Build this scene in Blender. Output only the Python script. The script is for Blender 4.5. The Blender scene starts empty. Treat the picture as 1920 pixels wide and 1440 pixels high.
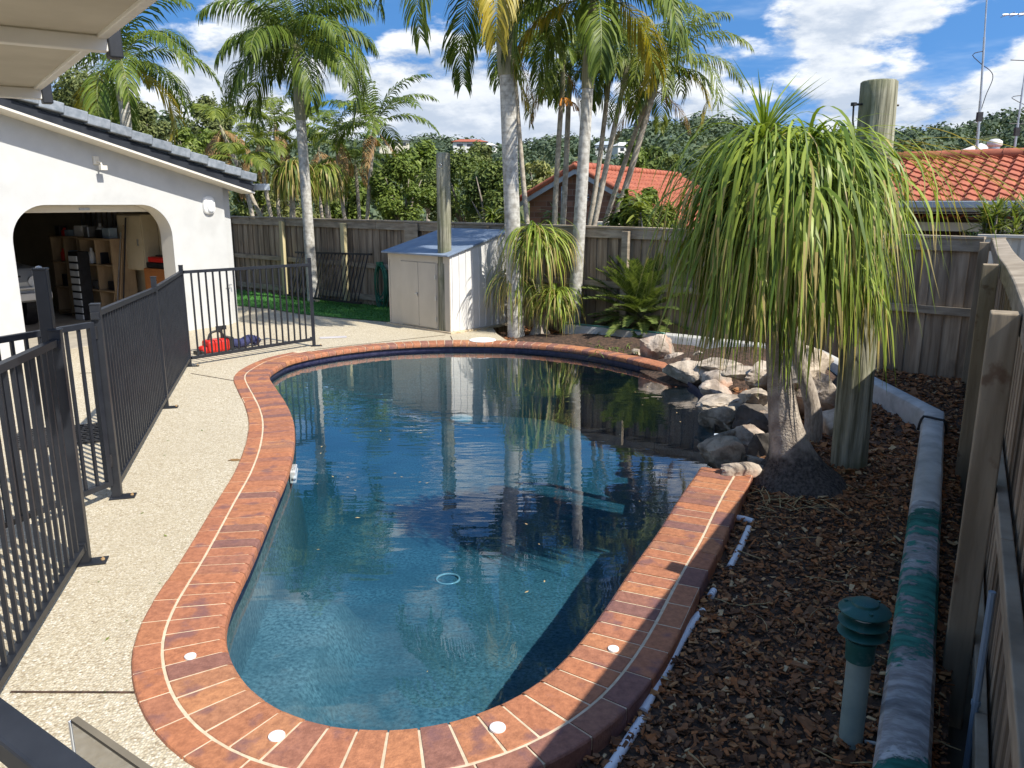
import bpy, math, random
from mathutils import Vector, Matrix, noise, geometry
R = math.radians
V = Vector
random.seed(7)
SC = bpy.context.scene
COL = SC.collection

# ------------------------------------------------------------------ camera, sky, sun, exposure
F, CX, CY = 1480.0, 960.0, 720.0
PITCH = math.atan(340 / F)
HC = 2.1
cam = bpy.data.cameras.new("camera")
cam.sensor_width = 36.0
cam.lens = 36.0 * F / 1920.0
cam.clip_start = 0.05
cam.clip_end = 3000
camo = bpy.data.objects.new("camera", cam)
camo.location = (0, 0, HC)
camo.rotation_euler = (R(90) - PITCH, 0, 0)
COL.objects.link(camo)
SC.camera = camo

SUN_H = V((0.797, -0.604)).normalized()
SUN_EL = R(48)
sun = bpy.data.lights.new("sun", 'SUN')
sun.energy = 5.0
sun.angle = R(0.5)
sun.color = (1.0, 0.945, 0.85)
suno = bpy.data.objects.new("sun", sun)
SDIR = V((SUN_H.x * math.cos(SUN_EL), SUN_H.y * math.cos(SUN_EL), math.sin(SUN_EL)))
suno.rotation_euler = SDIR.to_track_quat('Z', 'Y').to_euler()
suno.location = (20, -15, 30)
COL.objects.link(suno)

SC.view_settings.view_transform = 'Standard'
SC.view_settings.look = 'None'
SC.view_settings.exposure = 0.5
SC.view_settings.gamma = 1.0
SC.render.film_transparent = False
SC.cycles.max_bounces = 7
SC.cycles.transparent_max_bounces = 12
SC.cycles.caustics_reflective = False
SC.cycles.caustics_refractive = False
SC.cycles.sample_clamp_indirect = 6

world = bpy.data.worlds.new("World")
SC.world = world
world.use_nodes = True


class NT:
    """tiny node-tree helper"""
    def __init__(s, tree):
        s.t = tree
        tree.nodes.clear()

    def n(s, typ, **kw):
        nd = s.t.nodes.new(typ)
        for k, v in kw.items():
            if k.startswith('i_'):
                key = k[2:]
                key = int(key) if key.isdigit() else key.replace('_', ' ')
                s.put(nd.inputs[key], v)
            else:
                setattr(nd, k, v)
        return nd

    def put(s, sock, v):
        if isinstance(v, bpy.types.NodeSocket):
            s.t.links.new(v, sock)
        elif hasattr(v, 'outputs'):
            s.t.links.new(v.outputs[0], sock)
        else:
            if sock.type == 'RGBA' and len(v) == 3:
                v = (*v, 1)
            sock.default_value = v

    def math(s, op, a, b=0.0, c=0.0, clamp=False):
        nd = s.t.nodes.new('ShaderNodeMath')
        nd.operation = op
        nd.use_clamp = clamp
        s.put(nd.inputs[0], a)
        s.put(nd.inputs[1], b)
        s.put(nd.inputs[2], c)
        return nd.outputs[0]

    def mix(s, fac, a, b, blend='MIX'):
        nd = s.t.nodes.new('ShaderNodeMix')
        nd.data_type = 'RGBA'
        nd.blend_type = blend
        s.put(nd.inputs[0], fac)
        s.put(nd.inputs[6], a)
        s.put(nd.inputs[7], b)
        return nd.outputs[2]

    def ramp(s, fac, stops):
        nd = s.t.nodes.new('ShaderNodeValToRGB')
        cr = nd.color_ramp
        while len(cr.elements) < len(stops):
            cr.elements.new(0.5)
        for e, (p, c) in zip(cr.elements, stops):
            e.position = p
            e.color = (*c, 1) if len(c) == 3 else c
        s.put(nd.inputs[0], fac)
        return nd.outputs[0]

    def maprange(s, x, a, b, c=0.0, d=1.0, smooth=True):
        nd = s.t.nodes.new('ShaderNodeMapRange')
        nd.interpolation_type = 'SMOOTHSTEP' if smooth else 'LINEAR'
        s.put(nd.inputs[0], x)
        for i, v in enumerate((a, b, c, d)):
            s.put(nd.inputs[i + 1], v)
        return nd.outputs[0]


def build_world():
    w = NT(world.node_tree)
    tc = w.n('ShaderNodeTexCoord')
    d = tc.outputs['Generated']
    # air colour: the Sky Texture read a little higher than the line of sight
    va = w.n('ShaderNodeVectorMath', operation='ADD')
    w.put(va.inputs[0], d)
    va.inputs[1].default_value = (0, 0, 0.34)
    vn = w.n('ShaderNodeVectorMath', operation='NORMALIZE')
    w.put(vn.inputs[0], va)
    sky = w.n('ShaderNodeTexSky', sky_type='NISHITA', sun_disc=False)
    sky.sun_elevation = SUN_EL
    sky.sun_rotation = math.atan2(SUN_H.x, SUN_H.y)
    sky.altitude = 20
    sky.air_density = 1.0
    sky.dust_density = 0.6
    sky.ozone_density = 2.2
    w.put(sky.inputs[0], vn)
    hs = w.n('ShaderNodeHueSaturation')
    hs.inputs['Saturation'].default_value = 1.27
    hs.inputs['Value'].default_value = 1.62
    w.put(hs.inputs['Color'], sky)
    sep = w.n('ShaderNodeSeparateXYZ')
    w.put(sep.inputs[0], d)
    el = sep.outputs[2]

    def cloudnoise(off, sc, flat, detail=7, rough=.55, seed=0.0):
        m = w.n('ShaderNodeMapping')
        m.inputs['Scale'].default_value = (sc, sc, sc * flat)
        m.inputs['Location'].default_value = (off[0] + seed, off[1] + seed * .7, off[2])
        w.put(m.inputs[0], d)
        n = w.n('ShaderNodeTexNoise')
        n.inputs['Scale'].default_value = 1
        n.inputs['Detail'].default_value = detail
        n.inputs['Roughness'].default_value = rough
        w.put(n.inputs['Vector'], m)
        return n.outputs[0]
    # cumulus banks low over the horizon, thinner streaks higher up
    n1 = cloudnoise((0, 0, 0), 8.0, 2.6, 9, .6, seed=3.1)
    n2 = cloudnoise((-.10, .08, .36), 8.0, 2.6, 9, .6, seed=3.1)
    cover = w.ramp(el, [(0.0, (.64,) * 3), (.08, (.62,) * 3), (.14, (.52,) * 3), (.2, (.45,) * 3), (.35, (.48,) * 3), (.7, (.42,) * 3)])

    def blob(u, v, rad, amt):
        q = ray(u, v).normalized()
        vd = w.n('ShaderNodeVectorMath', operation='DISTANCE')
        w.put(vd.inputs[0], d)
        vd.inputs[1].default_value = q
        return w.math('MULTIPLY', w.maprange(vd.outputs['Value'], 0, rad, 1, 0), amt)
    bl = blob(1620, 0, .06, .22)
    for a in [(430, 130, .12, .24), (640, 40, .06, -.2), (1530, 12, .06, .2), (1700, 5, .06, .16), (1560, 105, .06, .10), (820, 210, .13, .12), (1880, 190, .07, .2),
              (1450, 170, .07, -.15), (1800, 100, .10, -.12), (360, 60, .05, -.12), (1000, 200, .1, .12), (690, 110, .06, .1)]:
        bl = w.math('ADD', bl, blob(*a))
    dens = w.math('ADD', w.math('SUBTRACT', w.math('ADD', n1, cover), 1.0), bl)
    fac = w.maprange(dens, -.03, .12)
    lightn = w.math('SUBTRACT', n1, n2)
    lt = w.maprange(lightn, -.12, .14)
    edge = w.maprange(dens, .02, .26, 1.0, .62)
    ccol = w.mix(w.math('MULTIPLY', lt, edge), (4.3, 4.9, 5.8), (8.6, 8.7, 8.7))
    n3 = cloudnoise((0, 0, 0), 4.0, 5.0, 5, .6, seed=9.0)
    streak = w.math('MULTIPLY', w.maprange(n3, .48, .8), .5)
    c1 = w.mix(streak, hs.outputs[0], (6.4, 7.4, 8.6))
    c2 = w.mix(w.math('MULTIPLY', fac, .95), c1, ccol)
    hz = w.maprange(el, 0.0, .09, .45, 0)
    c3 = w.mix(hz, c2, (6.2, 7.4, 8.8))
    bg = w.n('ShaderNodeBackground')
    bg.inputs[1].default_value = 0.1
    w.put(bg.inputs[0], c3)
    out = w.n('ShaderNodeOutputWorld')
    w.put(out.inputs[0], bg)


# ------------------------------------------------------------------ survey: photo measurements to metres
def ray(u, v):
    dx, dy = (u - CX) / F, (v - CY) / F
    c, s = math.cos(PITCH), math.sin(PITCH)
    return V((dx, c - dy * s, -dy * c - s))


def at(u, v, z=0.0):
    d = ray(u, v)
    t = (z - HC) / d.z
    return V((d.x * t, d.y * t, z))


def atY(u, v, Y):
    d = ray(u, v)
    t = Y / d.y
    return V((d.x * t, Y, HC + d.z * t))


def hit(u, v, p0, n):
    d = ray(u, v)
    o = V((0, 0, HC))
    t = (p0 - o).dot(n) / d.dot(n)
    return o + d * t


build_world()

# ------------------------------------------------------------------ mesh builder
ORG = {}


class MB:
    def __init__(s):
        s.v, s.f, s.m = [], [], []

    def add(s, vs, fs, m=0):
        k = len(s.v)
        s.v.extend([tuple(p) for p in vs])
        s.f.extend([tuple(i + k for i in f) for f in fs])
        s.m.extend([m] * len(fs))

    def box(s, c, size, rz=0.0, m=0, ax=None):
        x, y, z = size[0] / 2, size[1] / 2, size[2] / 2
        if ax is None:
            ax = (V((math.cos(rz), math.sin(rz), 0)), V((-math.sin(rz), math.cos(rz), 0)), V((0, 0, 1)))
        c = V(c)
        vs = [c + ax[0] * (x * i) + ax[1] * (y * j) + ax[2] * (z * k) for k in (-1, 1) for j in (-1, 1) for i in (-1, 1)]
        s.add(vs, [(0, 2, 3, 1), (4, 5, 7, 6), (0, 1, 5, 4), (2, 6, 7, 3), (0, 4, 6, 2), (1, 3, 7, 5)], m)

    def beam(s, p, q, w, h, m=0):
        p, q = V(p), V(q)
        a = (q - p)
        L = a.length
        a.normalize()
        side = a.cross(V((0, 0, 1)))
        if side.length < 1e-4:
            side = V((1, 0, 0))
        side.normalize()
        up = side.cross(a)
        s.box((p + q) / 2, (L, w, h), m=m, ax=(a, side, up))

    def tube(s, pts, rads, n=8, m=0, cap=True):
        pts = [V(p) for p in pts]
        if not isinstance(rads, (list, tuple)):
            rads = [rads] * len(pts)
        vs, fs = [], []
        ref = V((0, 0, 1)) if abs((pts[-1] - pts[0]).normalized().z) < .9 else V((1, 0, 0))
        for i, p in enumerate(pts):
            a = (pts[min(i + 1, len(pts) - 1)] - pts[max(i - 1, 0)]).normalized()
            x = a.cross(ref)
            if x.length < 1e-4:
                x = a.orthogonal()
            x.normalize()
            y = a.cross(x)
            for k in range(n):
                t = 2 * math.pi * k / n
                vs.append(p + (x * math.cos(t) + y * math.sin(t)) * rads[i])
        for i in range(len(pts) - 1):
            for k in range(n):
                k2 = (k + 1) % n
                fs.append((i * n + k, i * n + k2, (i + 1) * n + k2, (i + 1) * n + k))
        if cap:
            fs.append(tuple(range(n - 1, -1, -1)))
            fs.append(tuple((len(pts) - 1) * n + k for k in range(n)))
        s.add(vs, fs, m)

    def lathe(s, c, prof, n=24, m=0):
        c = V(c)
        vs, fs = [], []
        for r, z in prof:
            for k in range(n):
                t = 2 * math.pi * k / n
                vs.append(c + V((r * math.cos(t), r * math.sin(t), z)))
        for i in range(len(prof) - 1):
            for k in range(n):
                k2 = (k + 1) % n
                fs.append((i * n + k, i * n + k2, (i + 1) * n + k2, (i + 1) * n + k))
        fs.append(tuple(range(n - 1, -1, -1)))
        fs.append(tuple((len(prof) - 1) * n + k for k in range(n)))
        s.add(vs, fs, m)

    def ribbon(s, pts, sides, widths, m=0):
        vs, fs = [], []
        for p, sd, w in zip(pts, sides, widths):
            vs.append(p - sd * (w / 2))
            vs.append(p + sd * (w / 2))
        for i in range(len(pts) - 1):
            a = 2 * i
            fs.append((a, a + 1, a + 3, a + 2))
        s.add(vs, fs, m)

    def poly(s, outlines, z=0.0, m=0, up=True):
        ol = [[V((p[0], p[1], 0)) for p in o] for o in outlines]
        tris = geometry.tessellate_polygon(ol)
        flat = [V((p.x, p.y, z)) for o in ol for p in o]
        fs = []
        for t in tris:
            a, b, c = flat[t[0]], flat[t[1]], flat[t[2]]
            nz = (b - a).cross(c - a).z
            if abs(nz) < 1e-10:
                continue
            fs.append(tuple(t) if (nz > 0) == up else tuple(reversed(t)))
        s.add(flat, fs, m)

    def build(s, name, mats, parent=None, smooth=False, bevel=0.0, label=None, cat=None, group=None, kind=None, autos=None):
        if not isinstance(mats, (list, tuple)):
            mats = [mats]
        if parent is None:
            xs = [p[0] for p in s.v]
            ys = [p[1] for p in s.v]
            zs = [p[2] for p in s.v]
            o = V(((min(xs) + max(xs)) / 2, (min(ys) + max(ys)) / 2, min(zs)))
            if kind == 'structure':
                o = V((0, 0, 0))
        else:
            o = ORG[parent.name]
        me = bpy.data.meshes.new(name)
        me.from_pydata([(p[0] - o.x, p[1] - o.y, p[2] - o.z) for p in s.v], [], s.f)
        for mm in mats:
            me.materials.append(mm)
        if len(mats) > 1:
            me.polygons.foreach_set('material_index', s.m)
        if smooth:
            me.polygons.foreach_set('use_smooth', [True] * len(me.polygons))
            if autos:
                me.set_sharp_from_angle(angle=R(autos))
        me.update()
        ob = bpy.data.objects.new(name, me)
        COL.objects.link(ob)
        if parent is None:
            ob.location = o
        else:
            ob.parent = parent
        ORG[ob.name] = o
        if bevel:
            b = ob.modifiers.new('edge', 'BEVEL')
            b.width = bevel
            b.segments = 2
            b.limit_method = 'ANGLE'
            b.angle_limit = R(40)
        tag(ob, label, cat, group, kind)
        return ob


def tag(o, label=None, cat=None, group=None, kind=None):
    if label:
        o['label'] = label
    if cat:
        o['category'] = cat
    if group:
        o['group'] = group
    if kind:
        o['kind'] = kind


def thing(name, label, cat, loc, group=None):
    o = bpy.data.objects.new(name, None)
    o.empty_display_size = .1
    COL.objects.link(o)
    o.location = V(loc)
    ORG[o.name] = V(loc)
    tag(o, label, cat, group)
    return o


# ------------------------------------------------------------------ materials
def mat(name, c1, c2=None, scale=5.0, rough=.7, bump=0.0, bscale=None, island=0.0, spec=.4, metal=0.0,
        stretch=(1, 1, 1), detail=5, trans=0.0, lo=.35, hi=.65, stops=None, istops=None, blotch=None, coat=0.0, tcol=(1.15, 1.2, .55)):
    m = bpy.data.materials.new(name)
    m.use_nodes = True
    w = NT(m.node_tree)
    out = w.n('ShaderNodeOutputMaterial')
    b = w.n('ShaderNodeBsdfPrincipled')
    tc = w.n('ShaderNodeTexCoord')
    mp = w.n('ShaderNodeMapping')
    mp.inputs['Scale'].default_value = stretch
    w.put(mp.inputs[0], tc.outputs['Object'])
    geo = w.n('ShaderNodeNewGeometry')
    nz = w.n('ShaderNodeTexNoise')
    nz.inputs['Scale'].default_value = scale
    nz.inputs['Detail'].default_value = detail
    nz.inputs['Roughness'].default_value = .6
    w.put(nz.inputs['Vector'], mp)
    if stops:
        col = w.ramp(nz.outputs[0], stops)
    elif c2 is not None:
        col = w.ramp(nz.outputs[0], [(lo, c1), (hi, c2)])
    else:
        rgb = w.n('ShaderNodeRGB')
        rgb.outputs[0].default_value = (*c1, 1)
        col = rgb.outputs[0]
    isl = geo.outputs['Random Per Island']
    if istops:
        ic = w.ramp(isl, istops)
        col = w.mix(1.0, col, ic, 'MULTIPLY')
    if island:
        hs = w.n('ShaderNodeHueSaturation')
        w.put(hs.inputs['Color'], col)
        w.put(hs.inputs['Value'], w.maprange(isl, 0, 1, 1 - island, 1 + island, False))
        col = hs.outputs[0]
    if blotch:
        bc, bs, bl, bh, amt = blotch
        n2 = w.n('ShaderNodeTexNoise')
        n2.inputs['Scale'].default_value = bs
        n2.inputs['Detail'].default_value = 6
        w.put(n2.inputs['Vector'], tc.outputs['Object'])
        col = w.mix(w.math('MULTIPLY', w.maprange(n2.outputs[0], bl, bh), amt), col, bc)
    w.put(b.inputs['Base Color'], col)
    b.inputs['Roughness'].default_value = rough
    b.inputs['Metallic'].default_value = metal
    b.inputs['Specular IOR Level'].default_value = spec
    b.inputs['Coat Weight'].default_value = coat
    if bump:
        nb = w.n('ShaderNodeTexNoise')
        nb.inputs['Scale'].default_value = bscale or scale * 2
        nb.inputs['Detail'].default_value = 6
        w.put(nb.inputs['Vector'], mp)
        bp = w.n('ShaderNodeBump')
        bp.inputs['Strength'].default_value = 1.0
        bp.inputs['Distance'].default_value = bump
        w.put(bp.inputs['Height'], nb)
        w.put(b.inputs['Normal'], bp)
    if trans:
        tr = w.n('ShaderNodeBsdfTranslucent')
        w.put(tr.inputs['Color'], w.mix(1.0, col, tcol, 'MULTIPLY'))
        mx = w.n('ShaderNodeMixShader')
        mx.inputs[0].default_value = trans
        w.put(mx.inputs[1], b)
        w.put(mx.inputs[2], tr)
        w.put(out.inputs[0], mx)
    else:
        w.put(out.inputs[0], b)
    return m


def leafmat(name, dark, light, rough=.42, trans=.3, spec=.5):
    return mat(name, (1, 1, 1), None, rough=rough, trans=trans, spec=spec, istops=[(0, dark), (.5, tuple((a + b) / 2 for a, b in zip(dark, light))), (1, light)])


def mat_deck():
    m = bpy.data.materials.new('exposed_aggregate')
    m.use_nodes = True
    w = NT(m.node_tree)
    out = w.n('ShaderNodeOutputMaterial')
    b = w.n('ShaderNodeBsdfPrincipled')
    tc = w.n('ShaderNodeTexCoord')
    o = tc.outputs['Object']
    vo = w.n('ShaderNodeTexVoronoi')
    vo.inputs['Scale'].default_value = 84
    w.put(vo.inputs['Vector'], o)
    sp = w.n('ShaderNodeSeparateColor')
    w.put(sp.inputs[0], vo.outputs['Color'])
    peb = w.ramp(sp.outputs[0], [(0, (.30, .235, .15)), (.2, (.45, .385, .265)), (.5, (.54, .475, .345)), (.8, (.60, .54, .41)), (1, (.72, .67, .56))])
    gap = w.maprange(vo.outputs['Distance'], .35, .62)
    col = w.mix(w.math('MULTIPLY', gap, .45), peb, (.34, .285, .195))
    n2 = w.n('ShaderNodeTexNoise')
    n2.inputs['Scale'].default_value = .55
    n2.inputs['Detail'].default_value = 6
    w.put(n2.inputs['Vector'], o)
    col = w.mix(w.maprange(n2.outputs[0], .35, .7, 0, .34), col, (.40, .34, .235))
    n3 = w.n('ShaderNodeTexNoise')
    n3.inputs['Scale'].default_value = 3.5
    n3.inputs['Detail'].default_value = 8
    w.put(n3.inputs['Vector'], o)
    col = w.mix(w.maprange(n3.outputs[0], .5, .8, 0, .3), col, (.36, .31, .22))
    w.put(b.inputs['Base Color'], col)
    b.inputs['Roughness'].default_value = .75
    bp = w.n('ShaderNodeBump')
    bp.inputs['Strength'].default_value = .8
    bp.inputs['Distance'].default_value = .006
    bp.invert = True
    w.put(bp.inputs['Height'], vo.outputs['Distance'])
    w.put(b.inputs['Normal'], bp)
    w.put(out.inputs[0], b)
    return m


def mat_water():
    m = bpy.data.materials.new('pool_water')
    m.use_nodes = True
    w = NT(m.node_tree)
    out = w.n('ShaderNodeOutputMaterial')
    tc = w.n('ShaderNodeTexCoord')
    o = tc.outputs['Object']

    def nz(sc, st, det):
        mp = w.n('ShaderNodeMapping')
        mp.inputs['Scale'].default_value = st
        mp.inputs['Rotation'].default_value = (0, 0, R(20))
        w.put(mp.inputs[0], o)
        n = w.n('ShaderNodeTexNoise')
        n.inputs['Scale'].default_value = sc
        n.inputs['Detail'].default_value = det
        w.put(n.inputs['Vector'], mp)
        return n.outputs[0]
    # wind patches: nearly still at the near end, ripples in the middle
    patch = w.maprange(nz(.45, (1, 1, 1), 2), .38, .62, .25, 1.0)
    sep = w.n('ShaderNodeSeparateXYZ')
    w.put(sep.inputs[0], o)
    along = w.maprange(sep.outputs[1], 2.5, 5.5, .10, 1.0)
    h = w.math('ADD', nz(3.4, (.6, 2.0, 1), 2), w.math('MULTIPLY', nz(11, (.6, 1.8, 1), 1), .16))
    h = w.math('MULTIPLY', h, w.math('MULTIPLY', patch, along))
    bp = w.n('ShaderNodeBump')
    bp.inputs['Strength'].default_value = 1
    bp.inputs['Distance'].default_value = .0034
    w.put(bp.inputs['Height'], h)
    fr = w.n('ShaderNodeFresnel')
    fr.inputs[0].default_value = 1.33
    w.put(fr.inputs['Normal'], bp)
    tr = w.n('ShaderNodeBsdfTransparent')
    tr.inputs[0].default_value = (.95, .98, 1, 1)
    gl = w.n('ShaderNodeBsdfGlossy')
    gl.inputs['Roughness'].default_value = .012
    w.put(gl.inputs['Normal'], bp)
    mx = w.n('ShaderNodeMixShader')
    w.put(mx.inputs[0], w.math('MULTIPLY', fr, 2.1, clamp=True))
    w.put(mx.inputs[1], tr)
    w.put(mx.inputs[2], gl)
    w.put(out.inputs[0], mx)
    va = w.n('ShaderNodeVolumeAbsorption')
    va.inputs[0].default_value = (.17, .60, .72, 1)
    va.inputs[1].default_value = .68
    w.put(out.inputs[1], va)
    return m


def mat_clear(name):
    m = bpy.data.materials.new(name)
    m.use_nodes = True
    w = NT(m.node_tree)
    out = w.n('ShaderNodeOutputMaterial')
    tr = w.n('ShaderNodeBsdfTransparent')
    w.put(out.inputs[0], tr)
    va = w.n('ShaderNodeVolumeAbsorption')
    va.inputs[0].default_value = (.17, .60, .72, 1)
    va.inputs[1].default_value = .68
    w.put(out.inputs[1], va)
    return m


def mat_glass(name, tint, gloss=.08):
    m = bpy.data.materials.new(name)
    m.use_nodes = True
    w = NT(m.node_tree)
    out = w.n('ShaderNodeOutputMaterial')
    tr = w.n('ShaderNodeBsdfTransparent')
    tr.inputs[0].default_value = (*tint, 1)
    gl = w.n('ShaderNodeBsdfGlossy')
    gl.inputs['Roughness'].default_value = .05
    fr = w.n('ShaderNodeFresnel')
    fr.inputs[0].default_value = 1.5
    mx = w.n('ShaderNodeMixShader')
    w.put(mx.inputs[0], w.math('ADD', fr, gloss, clamp=True))
    w.put(mx.inputs[1], tr)
    w.put(mx.inputs[2], gl)
    w.put(out.inputs[0], mx)
    return m


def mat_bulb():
    """cracked foot of the ponytail palm with shade painted into its colour, paler bark higher up"""
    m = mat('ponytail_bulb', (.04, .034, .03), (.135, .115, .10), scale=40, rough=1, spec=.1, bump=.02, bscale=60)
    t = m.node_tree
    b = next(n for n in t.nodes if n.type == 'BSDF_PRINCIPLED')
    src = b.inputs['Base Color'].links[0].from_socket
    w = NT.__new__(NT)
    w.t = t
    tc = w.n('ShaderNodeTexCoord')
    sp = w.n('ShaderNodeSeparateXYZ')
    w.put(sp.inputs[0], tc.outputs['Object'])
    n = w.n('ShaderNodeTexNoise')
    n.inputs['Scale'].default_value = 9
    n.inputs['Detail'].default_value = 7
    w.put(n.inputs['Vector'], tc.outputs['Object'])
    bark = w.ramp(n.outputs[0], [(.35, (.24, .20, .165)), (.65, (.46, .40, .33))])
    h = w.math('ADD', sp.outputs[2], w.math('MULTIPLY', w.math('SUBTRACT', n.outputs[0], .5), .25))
    w.put(b.inputs['Base Color'], w.mix(w.maprange(h, .20, .36), src, bark))  # painted shade at the foot gives way to bark with height
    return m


def mat_frost(name, tint, body):
    m = mat_glass(name, tint)
    w = NT.__new__(NT)
    w.t = m.node_tree
    out = next(n for n in w.t.nodes if n.type == 'OUTPUT_MATERIAL')
    base = out.inputs[0].links[0].from_socket
    df = w.n('ShaderNodeBsdfDiffuse')
    df.inputs[0].default_value = (*body, 1)
    tr = w.n('ShaderNodeBsdfTranslucent')
    tr.inputs[0].default_value = (*body, 1)
    m1, m2 = w.n('ShaderNodeMixShader'), w.n('ShaderNodeMixShader')
    m1.inputs[0].default_value = .5
    w.put(m1.inputs[1], df)
    w.put(m1.inputs[2], tr)
    m2.inputs[0].default_value = .45
    w.put(m2.inputs[1], base)
    w.put(m2.inputs[2], m1)
    w.put(out.inputs[0], m2)
    return m


def mat_brickwall():
    m = bpy.data.materials.new('brown_brickwork')
    m.use_nodes = True
    w = NT(m.node_tree)
    out = w.n('ShaderNodeOutputMaterial')
    b = w.n('ShaderNodeBsdfPrincipled')
    tc = w.n('ShaderNodeTexCoord')
    mp = w.n('ShaderNodeMapping')
    sx_ = w.n('ShaderNodeSeparateXYZ')
    w.put(sx_.inputs[0], tc.outputs['Object'])
    cb_ = w.n('ShaderNodeCombineXYZ')
    w.put(cb_.inputs[0], w.math('SUBTRACT', w.math('MULTIPLY', sx_.outputs[0], .79), w.math('MULTIPLY', sx_.outputs[1], .613)))
    w.put(cb_.inputs[1], sx_.outputs[2])
    w.put(mp.inputs[0], cb_)
    br = w.n('ShaderNodeTexBrick')
    br.inputs['Scale'].default_value = 1
    br.inputs['Brick Width'].default_value = .48
    br.inputs['Row Height'].default_value = .17
    br.inputs['Mortar Size'].default_value = .012
    br.inputs['Bias'].default_value = 0
    br.inputs['Color1'].default_value = (.13, .062, .04, 1)
    br.inputs['Color2'].default_value = (.30, .155, .10, 1)
    br.inputs['Mortar'].default_value = (.24, .17, .13, 1)
    w.put(br.inputs['Vector'], mp)
    w.put(b.inputs['Base Color'], br.outputs[0])
    b.inputs['Roughness'].default_value = .9
    w.put(out.inputs[0], b)
    return m


def mat_rings(name, c1, c2, c3, sc=5.0):
    """palm trunk: pale bark with leaf-scar rings and lichen"""
    m = bpy.data.materials.new(name)
    m.use_nodes = True
    w = NT(m.node_tree)
    out = w.n('ShaderNodeOutputMaterial')
    b = w.n('ShaderNodeBsdfPrincipled')
    tc = w.n('ShaderNodeTexCoord')
    o = tc.outputs['Object']
    wv = w.n('ShaderNodeTexWave', wave_type='BANDS', bands_direction='Z', wave_profile='SAW')
    wv.inputs['Scale'].default_value = sc
    wv.inputs['Distortion'].default_value = .5
    wv.inputs['Detail'].default_value = 3
    w.put(wv.inputs['Vector'], o)
    n = w.n('ShaderNodeTexNoise')
    n.inputs['Scale'].default_value = 14
    n.inputs['Detail'].default_value = 7
    w.put(n.inputs['Vector'], o)
    col = w.ramp(n.outputs[0], [(.33, c1), (.6, c2)])
    col = w.mix(w.maprange(wv.outputs[0], .88, .99, 0, .45), col, c3)
    n2 = w.n('ShaderNodeTexNoise')
    n2.inputs['Scale'].default_value = 3
    n2.inputs['Detail'].default_value = 8
    w.put(n2.inputs['Vector'], o)
    col = w.mix(w.maprange(n2.outputs[0], .52, .66, 0, .55), col, c3)
    w.put(b.inputs['Base Color'], col)
    b.inputs['Roughness'].default_value = .85
    bp = w.n('ShaderNodeBump')
    bp.inputs['Distance'].default_value = .005
    w.put(bp.inputs['Height'], w.math('ADD', wv.outputs[0], n.outputs[0]))
    w.put(b.inputs['Normal'], bp)
    w.put(out.inputs[0], b)
    return m


def mat_wallpaint():
    """old teal paint peeling off grey render: whole in the middle run, mostly gone at both ends"""
    m = bpy.data.materials.new('peeling_green_wall')
    m.use_nodes = True
    w = NT(m.node_tree)
    out = w.n('ShaderNodeOutputMaterial')
    b = w.n('ShaderNodeBsdfPrincipled')
    tc = w.n('ShaderNodeTexCoord')
    o = tc.outputs['Object']

    def nz(sc, st, det, rot=28):
        mp = w.n('ShaderNodeMapping', vector_type='TEXTURE')
        mp.inputs['Rotation'].default_value = (0, 0, R(-rot))
        mp.inputs['Scale'].default_value = st
        w.put(mp.inputs[0], o)
        n = w.n('ShaderNodeTexNoise')
        n.inputs['Scale'].default_value = sc
        n.inputs['Detail'].default_value = det
        n.inputs['Roughness'].default_value = .65
        w.put(n.inputs['Vector'], mp)
        return n.outputs[0]
    n1, n2, n3 = nz(3.2, (1, 1, 1), 9), nz(9, (1.6, .6, 1), 8), nz(1.3, (1, 1, 1), 4)
    sp = w.n('ShaderNodeSeparateXYZ')
    w.put(sp.inputs[0], o)
    y = sp.outputs[1]                     # along the wall, origin at its middle
    here = w.math('MULTIPLY', w.maprange(y, -1.4, -.95), w.maprange(y, .95, .45))
    near = w.maprange(y, -1.55, -1.8)
    amt = w.math('ADD', w.math('MULTIPLY', here, .175), w.math('MULTIPLY', near, .15))
    k = w.math('ADD', w.math('ADD', w.math('MULTIPLY', n1, .6), w.math('MULTIPLY', n2, .4)), amt)
    render = w.ramp(n2, [(.3, (.15, .15, .15)), (.5, (.30, .30, .295)), (.62, (.46, .47, .47))])
    render = w.mix(w.maprange(n1, .52, .60, 0, .9), render, (.60, .61, .60))
    paint = w.ramp(n2, [(.32, (.012, .05, .045)), (.48, (.03, .15, .12)), (.66, (.06, .25, .20))])
    paint = w.mix(w.maprange(n3, .55, .7, 0, .5), paint, (.03, .05, .045))
    col = w.mix(w.maprange(k, .63, .68), render, paint)
    w.put(b.inputs['Base Color'], col)
    b.inputs['Roughness'].default_value = .9
    b.inputs['Specular IOR Level'].default_value = .15
    bp = w.n('ShaderNodeBump')
    bp.inputs['Distance'].default_value = .01
    w.put(bp.inputs['Height'], w.math('ADD', n2, w.math('MULTIPLY', w.maprange(k, .63, .68), .4)))
    w.put(b.inputs['Normal'], bp)
    w.put(out.inputs[0], b)
    return m


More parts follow.
